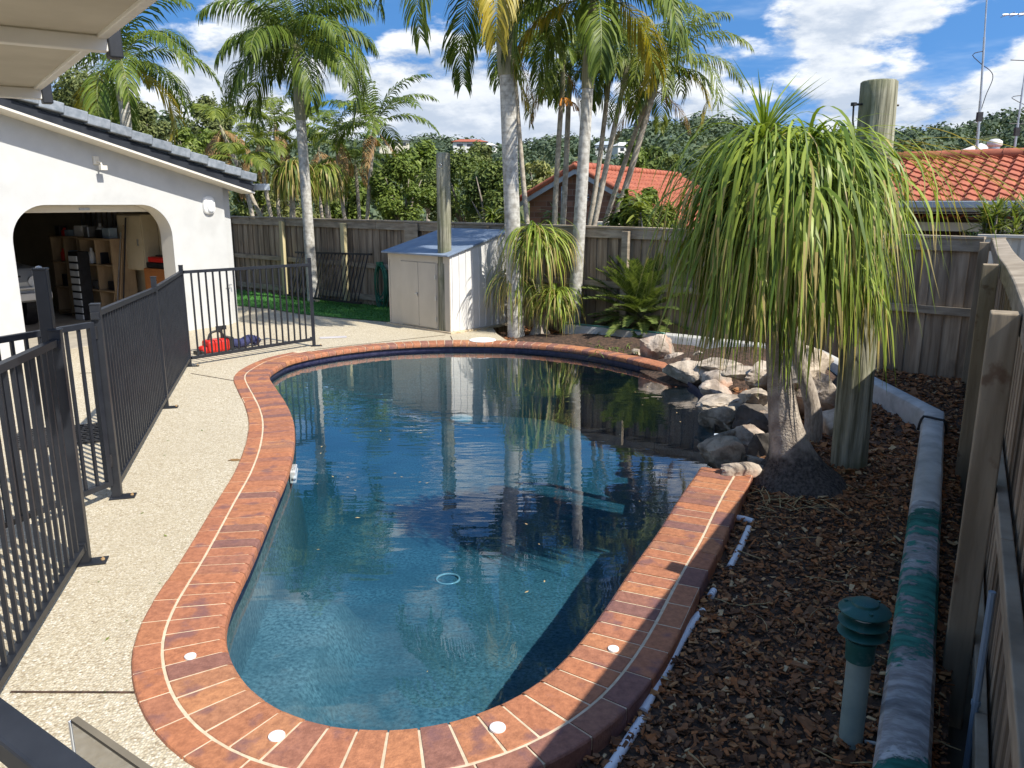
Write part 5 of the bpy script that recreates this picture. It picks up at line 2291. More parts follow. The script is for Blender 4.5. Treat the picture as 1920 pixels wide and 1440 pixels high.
def mast(u0, v0, u1, v1, Y, lb, bars, r_=.022):
    p = atY(u0, v0, Y)
    q = atY(u1, v1, Y)
    t = thing('antenna_mast', lb, 'antenna', p)
    mb = MB()
    mb.tube([p - UP * .3, p.lerp(q, .33)], r_ * 1.3, 8)
    mb.tube([p.lerp(q, .33), p.lerp(q, .7)], r_, 8)
    mb.tube([p.lerp(q, .7), q], r_ * .7, 8)
    mb.build('pole', M['steel'], t, smooth=True, autos=40)
    mb = MB()
    for f, L, a in bars:
        c = p.lerp(q, f)
        d = V((math.cos(a), math.sin(a), 0))
        mb.tube([c - d * L, c + d * L], .010, 6)
    mb.build('cross_arm', M['black'], t)
    mb = MB()
    pts = [p.lerp(q, .62) + V((.0, 0, 0)), p.lerp(q, .60) + V((-.22, 0, 0)), p.lerp(q, .55) + V((-.05, 0, 0)), p.lerp(q, .48) + V((.22, 0, 0)), p.lerp(q, .36) + V((.1, 0, 0)), p.lerp(q, .25)]
    mb.tube(resample(catmull(pts, False, 6), .06, False), .008, 5)
    mb.box(p.lerp(q, .235), (.10, .08, .18))
    mb.build('lead', M['black'], t)


mast(1832, 292, 1852, -30, 17.0, 'tall thin radio mast on the ridge of the red tiled roof', [(.93, .05, 0)])
mast(1901, 288, 1925, 110, 18.5, 'shorter television mast with a cross arm near the right edge', [(.32, .22, .2), (.98, .4, .2)], .02)
q0, q1 = atY(1880, 28, 18), atY(1975, 24, 18)
mb = MB()
mb.tube([q0, q1], .016, 6)
for k in range(5):
    c = q0.lerp(q1, .1 + k * .18)
    mb.tube([c - V((0, .25, 0)), c + V((0, .25, 0))], .008, 5)
mb.tube([q0.lerp(q1, .8), V((q1.x - .1, 18, 2.6))], .018, 6)
mb.build('roof_antenna', M['steel'], label='long horizontal television antenna at the top right corner', cat='antenna')

# cream steel fence beyond the corner
p0, p1 = V((6.15, 10.3, 0)), V((10.5, 7.0, 0))
p0 = hit(1882, 470, V((6.3, 10.6, 0)), V((.613, .79, 0)))
p0 = V((p0.x - .25, p0.y + .2, 0))
p1 = p0 + HE * 5
cf = thing('steel_fence', 'cream ribbed steel fence beyond the corner of the timber fences', 'fence', p0)
mb = MB()
d = (p1 - p0).normalized()
pr2 = V((-d.y, d.x, 0))
vs, fs = [], []
N = 150
for i in range(N + 1):
    x = 5.0 * i / N
    ph = (x / .2) % 1
    off = .03 if ph < .5 else 0
    for z in (-.3, 1.66):
        vs.append(p0 + d * x + pr2 * off + UP * z)
for i in range(N):
    fs.append((2 * i, 2 * i + 2, 2 * i + 3, 2 * i + 1))
mb.add(vs, fs)
mb.build('sheet', M['colorbond'], cf)
mb = MB()
mb.beam(p0 + UP * 1.67, p1 + UP * 1.67, .06, .045)
mb.build('capping', M['cream'], cf, bevel=.006)

# ------------------------------------------------------------------ rocks round the waterfall
import bmesh


def rock(c, size, seed, mk, lb, rz=0.0, flat=None, sub=4, tilt=(0, 0), name='boulder', group='rocks at the pool waterfall', strata=0.0, cat='rock'):
    r_ = random.Random(seed)
    bm = bmesh.new()
    bmesh.ops.create_icosphere(bm, subdivisions=sub, radius=1)
    planes = []
    for k in range(r_.randint(9, 13)):
        n = V((r_.gauss(0, 1), r_.gauss(0, 1), r_.gauss(0, .8))).normalized()
        planes.append((n, r_.uniform(.42, .74)))
    if flat:
        planes.append((V((r_.uniform(-.1, .1), r_.uniform(-.1, .1), 1)).normalized(), flat))
    rot = Matrix.Rotation(rz, 3, 'Z') @ Matrix.Rotation(tilt[0], 3, 'X') @ Matrix.Rotation(tilt[1], 3, 'Y')
    off = V((seed * 3.7, seed * 1.3, 0))
    for v in bm.verts:
        p = v.co.copy()
        p *= 1 + .22 * noise.noise(p * 1.1 + off)
        for n, d in planes:
            e = p.dot(n) - d
            if e > 0:
                p -= n * e * .93
        p += p.normalized() * (.06 * noise.noise(p * 3.2 + off) + .05 * noise.noise(p * 8 + off) + .03 * noise.noise(p * 18 + off))
        if strata:
            p += V((p.x, p.y, 0)) * strata * (noise.noise(V((0, seed, p.z * 9))) + .6 * noise.noise(V((p.x, p.y, p.z * 22))))
        v.co = rot @ V((p.x * size[0], p.y * size[1], p.z * size[2]))
    mb = MB()
    bm.verts.index_update()
    mb.add([V(c) + v.co for v in bm.verts], [tuple(v.index for v in f.verts) for f in bm.faces])
    bm.free()
    return mb.build(name, M[mk], smooth=True, autos=32, label=lb, cat=cat, group=group)


def rk(u, v, z, wpx, hpx, dep, seed, mk, lb, **kw):
    """rock centred where the sight line meets height z, sized from its extent in metres at that distance"""
    p = at(u, v, z)
    t = (p - camo.location).length
    rock(p, (wpx / F * t * .60, dep, hpx / F * t * .56), seed, mk, lb, **kw)


rk(1231, 648, .16, 60, 56, .24, 3, 'rock', 'tall pinkish boulder at the cycad end of the far coping', rz=.3)
rk(1266, 671, .04, 44, 26, .2, 5, 'rock', 'low rounded brown rock just right of the tall pinkish boulder')
rk(1312, 672, .08, 56, 40, .22, 7, 'rock', 'pink rounded rock between the low brown rock and the pale rock', rz=.5)
rk(1195, 659, .0, 22, 16, .1, 9, 'rockpale', 'small whitish stone beside the far coping')
rk(1305, 703, .03, 100, 46, .26, 12, 'rockpale', 'long pale lumpy rock where the far coping stops', rz=-.35)
rk(1348, 686, .16, 80, 30, .24, 14, 'rockpale', 'pale slab behind the long pale lumpy rock', rz=-.2)
rk(1352, 712, .06, 60, 40, .2, 15, 'rock', 'tan rock wedged between the pale rocks above the water')
rk(1376, 755, .10, 120, 44, .42, 21, 'rockpale', 'broad flat white ledge stone overhanging the water', rz=-.25, flat=.5, strata=.06)
rk(1362, 792, -.05, 90, 62, .16, 22, 'rockgrey', 'grey layered stone under the white ledge', strata=.09)
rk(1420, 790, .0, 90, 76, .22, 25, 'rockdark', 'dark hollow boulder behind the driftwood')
rk(1436, 712, .25, 90, 60, .3, 27, 'rock', 'tan block behind the nearer ponytail trunk', strata=.05)
rk(1500, 690, .45, 110, 70, .35, 29, 'rockpale', 'high pale block behind both ponytail trunks')
rk(1532, 742, .18, 100, 100, .3, 33, 'rock', 'large upright tan slab right of the ponytail trunks', rz=.3, strata=.05)
rk(1560, 800, -.02, 70, 70, .25, 35, 'rockpale', 'pale rock at the foot of the thick log post', rz=.2)
rk(1456, 790, .02, 80, 90, .2, 37, 'rock', 'striped tan stone close behind the nearer ponytail trunk', strata=.10)
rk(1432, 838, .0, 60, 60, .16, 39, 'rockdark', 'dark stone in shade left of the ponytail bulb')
rk(1366, 858, .02, 112, 76, .20, 41, 'rockgrey', 'grey pointed stone at the end of the right coping', rz=-.35, tilt=(.25, .1))
rk(1384, 879, .03, 84, 34, .12, 43, 'rock', 'low tan rock in front of the grey pointed stone', rz=.2)
rk(1412, 745, .22, 50, 40, .2, 47, 'rockpale', 'small pale block on top of the waterfall ledge')
rk(1396, 700, .3, 70, 30, .25, 49, 'rockpale', 'pale flat stone at the top of the waterfall', flat=.5)
for q_, (u, v, z, w_, h_, mk_, lb_) in enumerate((
        (1340, 735, -.02, 60, 40, 'rock', 'tan rock under the left edge of the white ledge at the waterline'),
        (1398, 820, -.04, 60, 44, 'rock', 'brownish rock under the driftwood branch'),
        (1335, 700, .02, 50, 36, 'rock', 'brown rock filling the gap behind the long pale lumpy rock'),
        (1418, 868, .0, 46, 40, 'rock', 'small tan rock touching the ponytail base'),
        (1470, 740, .12, 70, 60, 'rockpale', 'pale rock showing between the two ponytail trunks'),
        (1290, 690, .0, 46, 30, 'rock', 'reddish rock at the very end of the far coping'))):
    rk(u, v, z, w_, h_, .2, 60 + q_, mk_, lb_, rz=.3 * q_)
mb = MB()
pts = [at(1408, 800, .03), at(1372, 812, -.0), at(1350, 818, -.02), at(1322, 828, -.06)]
pts = resample(catmull(pts, False, 6), .03, False)
mb.tube(pts, [.034 + .012 * noise.noise(p * 9) - .010 * i / len(pts) for i, p in enumerate(pts)], 9)
mb.tube([at(1372, 812, .0), at(1362, 800, .05), at(1356, 792, .09)], [.018, .012, .006], 7)
mb.build('driftwood', M['rockgrey'], smooth=True, label='grey driftwood branch poking over the water from the rocks', cat='driftwood')

# ------------------------------------------------------------------ foliage helpers


def frond(mb, ml, base, az, el, L, droop, ll, n, rg, w=.035, hang=.8, rr=.012, both=True, twist=0.0, mr=1, segs=3):
    """a feather frond: arching midrib with two rows of drooping leaflets"""
    S = 14
    p = V(base)
    pts, tans = [], []
    e = el
    a = az
    for i in range(S + 1):
        f = i / S
        e = el - droop * f ** 1.35
        a = az + twist * f
        t = V((math.cos(a) * math.cos(e), math.sin(a) * math.cos(e), math.sin(e)))
        pts.append(p.copy())
        tans.append(t)
        p = p + t * (L / S)
    mb.tube(pts, [rr * (1 - .75 * i / S) for i in range(S + 1)], 5, m=mr, cap=False)
    for k in range(n):
        f = .14 + .86 * (k + rg.uniform(-.3, .3)) / n
        f = min(.995, max(.12, f))
        i = min(S - 1, int(f * S))
        q = pts[i].lerp(pts[i + 1], f * S - i)
        t = tans[i]
        side = t.cross(UP)
        if side.length < .05:
            side = V((-math.sin(az), math.cos(az), 0))
        side.normalize()
        up = side.cross(t).normalized()
        prof = min(1, .45 + 2.2 * (f - .1)) * (1 - .62 * max(0, f - .55) / .45)
        for sg in (-1, 1):
            ln = ll * prof * rg.uniform(.82, 1.12)
            d = (side * sg * .75 + t * (.45 + .35 * f) + up * rg.uniform(.05, .35)).normalized()
            c = q.copy()
            cp, cs, cw = [c.copy()], [t], [w * .6]
            for s in range(segs):
                g = hang * (.35 + .75 * s) * rg.uniform(.8, 1.2)
                d = (d + V((0, 0, -g * .55))).normalized()
                c = c + d * (ln / segs)
                cp.append(c.copy())
                sd = t - d * t.dot(d)
                if sd.length < .1:
                    sd = up - d * up.dot(d)
                cs.append(sd.normalized())
                cw.append(w * (1.0 if s < segs - 1 else .12) * (1 if s else .95))
            mb.ribbon(cp, cs, cw, ml)


def palm(label, base, top, r0, r1, crown, rg, nf=14, L=2.3, ll=.62, n=36, trunkmat='trunk', shaft=.9, name='palm_tree', group=None,
         leaf='frond', yellow=0, dead=0, hang=.8, droop=(1.5, 2.3), elr=(.1, 1.25), seeds=0, lean=0.0, w=.036, bulge=1.0, azs=None, cat='palm tree'):
    t = thing(name, label, cat, base, group)
    mb = MB()
    N = 22
    pts, rads = [], []
    side = V((rg.uniform(-1, 1), rg.uniform(-1, 1), 0)) * lean
    for i in range(N + 1):
        f = i / N
        p = base.lerp(top, f) + side * math.sin(f * math.pi)
        pts.append(p)
        rads.append((r0 + (r1 - r0) * f ** .7) * (1 + .12 * bulge * math.exp(-f * 12)))
    mb.tube(pts, rads, 14)
    mb.build('trunk', M[trunkmat], t, smooth=True, autos=50)
    ax = (pts[-1] - pts[-3]).normalized()
    c0 = pts[-1]
    if shaft:
        mb = MB()
        sp = [c0 + ax * (shaft * k / 6) for k in range(7)]
        mb.tube([c0 - ax * .01] + sp[1:], [r1 * 1.12, r1 * 1.22, r1 * 1.16, r1 * 1.0, r1 * .84, r1 * .66, r1 * .46], 12)
        mb.build('crownshaft', M['shaft'], t, smooth=True, autos=50)
    cc = c0 + ax * shaft * .93
    mb, my, md = MB(), MB(), MB()
    for k in range(nf):
        az = k * 2.399963 + rg.uniform(-.25, .25) if azs is None else azs[k % len(azs)] + rg.uniform(-.2, .2)
        f = (k + .5) / nf
        el = elr[1] + (elr[0] - elr[1]) * f + rg.uniform(-.12, .12)
        if dead and k >= nf - dead:
            frond(md, 0, cc - ax * .12, az, -.5 + rg.uniform(-.4, .2), L * .75, 1.0, ll * .7, int(n * .7), rg, w * .7, 1.2)
        elif yellow and nf - dead - yellow <= k < nf - dead:
            frond(my, 0, cc, az, el, L * rg.uniform(.85, 1.0), rg.uniform(*droop), ll, n, rg, w, hang)
        else:
            frond(mb, 0, cc, az, el, L * rg.uniform(.85, 1.08), rg.uniform(*droop), ll, n, rg, w, hang, twist=rg.uniform(-.4, .4))
    # the new spear leaf
    frond(mb, 0, cc, rg.uniform(0, 6), 1.45, L * .55, .2, ll * .18, n // 2, rg, w * .6, .1)
    mb.build('crown', [M[leaf], M['rachis']], t)
    if my.v:
        my.build('yellow_fronds', [M['frondyellow'], M['rachis']], t, label='yellowing fronds')
    if md.v:
        md.build('dead_fronds', [M['fronddead'], M['fronddead']], t, label='dry brown hanging fronds')
    if seeds:
        ms = MB()
        for k in range(seeds):
            a = rg.uniform(0, 6.28)
            for j in range(14):
                p = c0 + V((math.cos(a) * r1, math.sin(a) * r1, -.02))
                q = [p]
                d = V((math.cos(a + rg.uniform(-.6, .6)), math.sin(a + rg.uniform(-.6, .6)), .2))
                for s in range(4):
                    q.append(q[-1] + d * .09)
                    d = (d + V((0, 0, -.55))).normalized()
                ms.tube(q, .009, 4)
        ms.build('seed_stalks', M['seed'], t)
    return t


# -- the big palms inside the fence
rg = random.Random(101)
b = at(588, 566, 0)
T = atY(564, 225, b.y - .05)
palm('slender grey palm with a full green crown beside the garage and far fence', b, T, .120, .100, None, rg, nf=24, L=2.1, ll=.78, n=58, shaft=1.45, hang=1.4, yellow=0, elr=(-.15, 1.5), droop=(1.5, 2.5), group='palms inside the yard', w=.026)
b = at(968, 634, BEDZ)
T = atY(951, 140, b.y - .1)
palm('thick grey palm trunk immediately right of the garden shed', b, T, .132, .122, None, rg, nf=16, L=2.45, ll=.74, n=56, shaft=1.65, hang=1.15, yellow=1, droop=(1.6, 2.5), elr=(-.05, 1.4), group='palms inside the yard', w=.029)
b = at(1074, 628, BEDZ)
T = atY(1102, 165, b.y - .1)
palm('thick grey palm leaning right between the small ponytail palm and the cycad', b, T, .120, .088, None, rg, nf=18, L=2.2, ll=.72, n=54, shaft=1.4, hang=1.2, yellow=2, droop=(1.6, 2.6), elr=(-.2, 1.4), group='palms inside the yard', w=.029)

# -- clump of thin palms behind the fence
thin = [((992, 428), (966, 150), 15.8, .060, 9, 1.5, 'thin palm leaning behind the shed side of the thick palm trunk', 1),
        ((1042, 430), (1053, 185), 17.0, .070, 10, 1.7, 'left one of two thin palms standing close together before the brick gable', 2),
        ((1052, 430), (1066, 190), 17.4, .075, 10, 1.7, 'right one of two thin palms standing close together before the brick gable', 0),
        ((1096, 428), (1137, 190), 17.2, .065, 9, 1.6, 'thin palm rising just right of the thick leaning palm', 0),
        ((1114, 428), (1168, 165), 16.6, .070, 12, 1.9, 'curved thin palm leaning right across the brick gable', 0),
        ((1137, 428), (1203, 215), 17.2, .065, 10, 1.7, 'lower of the two strongly leaning palms by the air conditioner', 2),
        ((1146, 428), (1222, 185), 16.8, .080, 14, 2.0, 'strongly leaning thin palm farthest right of the clump', 0)]
for (ub, vb), (ut, vt_), Y, r_, nf, L, lb, dd_ in thin:
    rg = random.Random(int(ub))
    bb = atY(ub, vb, Y)
    tt = atY(ut, vt_, Y + rg.uniform(-.3, .3))
    f = (bb.z + .2) / (tt.z - bb.z)
    bb = bb + (bb - tt) * f
    palm(lb, bb, tt, r_ * 1.0, r_ * .72, None, rg, nf=nf, L=L, ll=.55, n=34, trunkmat='trunkthin', shaft=.7, hang=1.0, yellow=1 if ub in (1114, 1146) else 0, dead=dd_, elr=(-.2, 1.3), droop=(1.5, 2.4),
         group='thin palms behind the fence', seeds=1 if ub in (1042, 1052) else 0, lean=.10, w=.026, leaf='frondlight' if ub in (1146, 1114, 1042) else 'frond')

# -- palm behind the garage roof
rg = random.Random(55)
tt = atY(232, 190, 17.5)
palm('leafy palm with yellow fronds rising behind the garage roof', V((tt.x, tt.y, -.3)), tt, .14, .11, None, rg, nf=18, L=2.4, ll=.62, n=42, shaft=.8, yellow=2, elr=(-.3, 1.3), droop=(1.4, 2.3), hang=.85)

# -- palms in the garden beyond the far fence
bgp = [((497, 420), (424, 262), 26, 9, 1.9, 'tired palm with rusty brown fronds nearest the garage roof', 5, 'frondlight'),
       ((516, 420), (490, 300), 28, 10, 1.8, 'short palm with drooping dry fronds behind the slender palm', 4, 'frondlight'),
       ((530, 420), (516, 255), 30, 12, 2.2, 'feathery green palm standing left of the slender palm trunk', 3, 'frondlight'),
       ((655, 420), (632, 280), 29, 12, 2.3, 'grey green palm just right of the slender palm trunk', 2, 'frond'),
       ((690, 420), (700, 262), 27, 16, 2.7, 'broad headed palm with orange seed stalks left of the slim log post', 3, 'frond'),
       ((672, 420), (668, 330), 31, 9, 1.8, 'low dark palm tucked under the broad headed palm', 1, 'frond'),
       ((610, 420), (598, 300), 33, 9, 2.0, 'half hidden palm with straw coloured fronds behind the slender trunk', 4, 'frondlight'),
       ((470, 420), (455, 330), 24, 8, 1.4, 'small palm growing against the garage end of the fence', 2, 'frondlight')]
for (ub, vb), (ut, vt_), Y, nf, L, lb, dd_, lf in bgp:
    rg = random.Random(int(ub) + 5)
    bb = atY(ub, vb, Y)
    tt = atY(ut, vt_, Y)
    f = (bb.z + .3) / (tt.z - bb.z)
    bb = bb + (bb - tt) * f
    palm(lb, bb, tt, .075, .06, None, rg, nf=nf, L=L, ll=.62, n=30, trunkmat='trunkthin', shaft=.5, dead=dd_, hang=.7, elr=(-.25, 1.3), droop=(1.1, 2.0), leaf=lf, group='palms beyond the far fence', seeds=2 if ub == 690 else 0, w=.05, lean=.15)


def strap(mb, base, az, el, L, w, rg, m=0, S=12, fall=1.0, stiff=.45, ex=.62, wild=.09, tip=0):
    p = V(base)
    pts, sides, ws = [], [], []
    a = az
    sd0 = V((-math.sin(az), math.cos(az), 0))
    tw = rg.uniform(-.5, .5)
    for i in range(S + 1):
        f = i / S
        e = el - (el + 1.5) * min(1, max(0, (f - .02) / (1.0 - stiff)) ** ex) * fall
        a += rg.uniform(-wild, wild)
        t = V((math.cos(a) * math.cos(e), math.sin(a) * math.cos(e), math.sin(e)))
        pts.append(p.copy())
        s = (sd0 * math.cos(tw * f) + t.cross(sd0) * math.sin(tw * f)).normalized()
        sides.append(s)
        ws.append(w * (1 - .15 * f) * (1 if f < .75 else max(.06, (1 - f) / .25)))
        p = p + t * (L / S)
    mb.ribbon(pts, sides, ws, m)
    if tip and rg.random() < tip:
        k = rg.randint(2, 4)
        mb.m[-k:] = [1] * k


def rosette(mb, c, n, Lr, w, rg, elr=(-.3, 1.45), mtip=.12, stiff=.45, ex=.62, rad=.05):
    for k in range(n):
        az = rg.uniform(0, 6.283)
        el = rg.uniform(*elr)
        L = rg.uniform(*Lr) * (1 if el > -.2 else .85)
        d = V((math.cos(az), math.sin(az), 0))
        strap(mb, c + d * rad + UP * rg.uniform(-.08, .1), az, el, L, w * rg.uniform(.5, 1.5), rg, 1 if rg.random() < mtip else 0, fall=rg.uniform(.86, 1.06), stiff=stiff * rg.uniform(.5, 1.2), ex=ex * rg.uniform(.8, 1.3), wild=.16, tip=.5)


# ------------------------------------------------------------------ the big ponytail palm
rg = random.Random(77)
PB = at(1492, 905, BEDZ)
pt = thing('ponytail_palm', 'big ponytail palm with swollen base and hanging strap leaves beside the rocks', 'ponytail palm', PB)
mb = MB()
tops = [atY(1455, 330, PB.y), atY(1500, 330, PB.y + .25)]
PRF = [(-.06, .41), (0, .395), (.04, .375), (.08, .335), (.12, .285), (.16, .24), (.21, .205), (.28, .172), (.36, .150), (.46, .132), (.6, .114), (.8, .098), (1.1, .086), (1.5, .07), (2.6, .045)]


def prf(z):
    for (a, ra_), (b_, rb_) in zip(PRF, PRF[1:]):
        if z <= b_:
            return ra_ + (rb_ - ra_) * max(0, (z - a) / (b_ - a))
    return PRF[-1][1]


path = [PB + UP * -.05, PB + UP * .06, PB + V((-.02, 0, .18)), atY(1474, 800, PB.y), atY(1464, 730, PB.y), atY(1457, 640, PB.y), atY(1455, 540, PB.y), atY(1456, 440, PB.y), tops[0]]
path = resample(catmull(path, False, 10), .025, False)
K = 44
mb = MB()
vs, fs = [], []
for i, c in enumerate(path):
    z = c.z - PB.z
    r_ = prf(z)
    for k in range(K):
        a = 2 * math.pi * k / K
        skirt = max(0, 1 - z / .22)
        rr = r_ * (1 + .10 * skirt * noise.noise(V((math.cos(a) * 1.5, math.sin(a) * 1.5, 3))) + (.02 + .035 * skirt) * noise.noise(V((math.cos(a) * 5, math.sin(a) * 5, z * 3))) + .022 * noise.noise(V((math.cos(a) * 13, math.sin(a) * 13, z * 7))))
        vs.append(c + V((math.cos(a) * rr, math.sin(a) * rr, 0)))
for i in range(len(path) - 1):
    for k in range(K):
        k2 = (k + 1) % K
        fs.append((i * K + k, i * K + k2, i * K + K + k2, i * K + K + k))
mb.add(vs, fs)
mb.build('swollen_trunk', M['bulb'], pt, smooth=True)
B2 = at(1522, 825, BEDZ)
mb = MB()
pts = [B2 + UP * -.03, B2 + V((.0, 0, .22)), atY(1517, 735, B2.y), atY(1497, 665, B2.y), atY(1490, 560, B2.y), atY(1500, 440, B2.y), atY(1520, 330, B2.y - .2)]
pts = resample(catmull(pts, False, 8), .06, False)
mb.tube(pts, [.098 - .060 * (i / len(pts)) ** .5 + .006 * noise.noise(p * 6) for i, p in enumerate(pts)], 16)
mb.build('trunk', M['ponybark'], pt, smooth=True)
heads = [(1420, 262, -.15, 260, (.8, 1.6), (-.3, 1.5)), (1470, 285, .15, 190, (.8, 1.6), (-.3, 1.4)), (1520, 266, -.15, 260, (.8, 1.65), (-.3, 1.45)), (1572, 276, .10, 240, (.8, 1.6), (-.3, 1.45)),
         (1495, 330, -.35, 230, (.8, 1.5), (-.4, 1.2)), (1392, 318, .12, 220, (.8, 1.5), (-.3, 1.3)), (1550, 345, .28, 170, (.8, 1.5), (-.4, 1.2)), (1362, 372, .05, 170, (.7, 1.4), (-.4, 1.2)),
         (1590, 330, .0, 170, (.8, 1.4), (-.4, 1.3)), (1430, 410, .2, 200, (.8, 1.45), (-.5, 1.0)), (1545, 440, -.05, 200, (.7, 1.3), (-.5, 1.0)), (1405, 470, .22, 170, (.6, 1.2), (-.5, .9)), (1585, 430, .12, 170, (.7, 1.3), (-.5, 1.0)), (1375, 430, -.1, 150, (.6, 1.3), (-.5, 1.0))]
mb = MB()
ml_ = MB()
for u, v, dy, n, Lr, er in heads:
    hc = atY(1482 + (u - 1482) * .76, v + 30, PB.y + dy)
    rosette(mb, hc, int(n * .78), Lr, .0165, rg, er, mtip=.04, stiff=.54, ex=.55)
    if v < 400:
        rosette(mb, hc, int(n * .26), (.6, 1.05), .022, rg, (-.1, 1.0), mtip=.0, stiff=.2, ex=.85)
    root = tops[0] if u < 1480 else tops[1]
    ml_.tube([root.lerp(hc, k / 4) + UP * (-.1 * math.sin(k / 4 * math.pi)) for k in range(5)], [.05, .045, .04, .035, .03], 8)
# fresh upright tuft at the top left head
hc = atY(1432, 268, PB.y - .1)
for k in range(60):
    az = rg.uniform(0, 6.283)
    strap(mb, hc, az, rg.uniform(1.15, 1.5), rg.uniform(.35, .7), .012, rg, 0, fall=.25)
for k in range(30):          # stray long leaves reaching out to the right of the log
    hc = atY(1610, 300, PB.y)
    strap(mb, hc, rg.uniform(-.5, .6), rg.uniform(.3, .9), rg.uniform(1.1, 1.6), .012, rg, 1 if k % 3 else 0, fall=rg.uniform(.4, .95), stiff=.2)
mb.build('leaves', [M['ponytail'], M['ponytip']], pt, smooth=True)
ml_.build('branches', M['ponybark'], pt, smooth=True)
mb = MB()
for k in range(60):
    p = at(rg.uniform(1420, 1560), rg.uniform(880, 960), BEDZ + .03)
    a = rg.uniform(0, 6.28)
    strap(mb, p, a, .15, rg.uniform(.15, .4), .007, rg, 0, S=5, fall=.15)
mb.build('fallen_straps', M['dryleaf'], kind='stuff', label='fallen dry strap leaves lying round the ponytail base', cat='leaf litter')

# ------------------------------------------------------------------ small ponytail palm by the far coping
rg = random.Random(78)
SB_ = at(1012, 632, BEDZ)
p2 = thing('ponytail_palm', 'small ponytail palm with two shaggy tufts between the two thick palm trunks', 'ponytail palm', SB_)
mb = MB()
h1_, h2_, h3_ = atY(1006, 447, SB_.y), atY(1040, 560, SB_.y - .2), atY(968, 520, SB_.y + .1)
for hcx in (h1_, h2_, h3_):
    pts = [SB_ + UP * -.02, SB_.lerp(hcx, .4) + UP * .1, hcx]
    pts = resample(catmull(pts, False, 8), .08, False)
    mb.tube(pts, [.085 - .055 * (i / len(pts)) ** .5 for i in range(len(pts))], 10)
mb.lathe(SB_, [(.20, -.05), (.19, .03), (.14, .12), (.09, .22), (.05, .3)], 18)
mb.build('trunk', M['ponybark'], p2, smooth=True)
mb = MB()
rosette(mb, h1_, 420, (.6, 1.2), .018, rg, (-.5, 1.5), .18, .35, .7)
rosette(mb, h2_, 280, (.45, .85), .017, rg, (-.4, 1.4), .2, .3, .8)
rosette(mb, h3_, 180, (.6, 1.1), .015, rg, (-.6, 1.0), .35)
mb.build('leaves', [M['ponytail'], M['ponytip']], p2, smooth=True)

# ------------------------------------------------------------------ cycad
rg = random.Random(79)
CB = at(1205, 635, BEDZ)
cy = thing('cycad', 'dark green cycad with stiff radiating fronds in front of the back fence', 'cycad', CB)
mb = MB()
mb.lathe(CB, [(.16, -.05), (.17, .1), (.18, .25), (.16, .36), (.06, .42)], 16)
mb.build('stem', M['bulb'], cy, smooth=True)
mb = MB()
for k in range(120):
    az = k * 2.399963 + rg.uniform(-.15, .15)
    f = k / 120
    el = 1.42 - 1.60 * f ** 1.3 + rg.uniform(-.1, .1)
    cc = CB + UP * (.46 - .14 * f) + V((math.cos(az), math.sin(az), 0)) * .07
    frond(mb, 0, cc, az, el, rg.uniform(.95, 1.12) * (1 if f < .7 else .85), rg.uniform(.35, .75), .17, 62, rg, .019, .03, .010, segs=2)
mb.build('fronds', [M['cycad'], M['rachis']], cy)
# ground cover under it
mb = MB()
for k in range(140):
    c = at(rg.uniform(1110, 1250), rg.uniform(632, 668), BEDZ + .06)
    strap(mb, c, rg.uniform(0, 6.28), rg.uniform(.5, 1.3), rg.uniform(.12, .3), .014, rg, 0, S=5, fall=.6)
mb.build('ground_cover', M['leafdark'], kind='stuff', label='low dark strappy ground cover under the cycad', cat='ground cover')

# ------------------------------------------------------------------ bushes and trees


def crown(mb, c, rx, ry, rz0, n, ls, rg, clumps=14, m=0, flat=.6):
    """leaves gathered into clumps through the crown's volume, with gaps between"""
    cl = []
    for k in range(clumps):
        a = rg.uniform(0, 6.283)
        z = rg.uniform(-.8, 1)
        r_ = math.sqrt(max(0, 1 - z * z)) * rg.uniform(.35, .95)
        cl.append((V((math.cos(a) * r_ * rx, math.sin(a) * r_ * ry, z * rz0 * .85)), rg.uniform(.24, .46)))
    for k in range(n):
        o, s = cl[rg.randrange(clumps)]
        d = V((rg.gauss(0, 1), rg.gauss(0, 1), rg.gauss(0, .75)))
        d.normalize()
        rr = rg.random() ** .4
        p = c + o + V((d.x * rx, d.y * ry, d.z * rz0)) * (s * rr)
        nn = (d + V((rg.gauss(0, .5), rg.gauss(0, .5), flat + rg.gauss(0, .4)))).normalized()
        x = nn.orthogonal().normalized()
        x = Matrix.Rotation(rg.uniform(0, 6.283), 3, nn) @ x
        y = nn.cross(x)
        l = ls * rg.uniform(.6, 1.35)
        w_ = l * rg.uniform(.35, .55)
        mb.add([p - x * l, p - y * w_ + nn * l * .12, p + x * l, p + y * w_ + nn * l * .12], [(0, 1, 2, 3)], m)


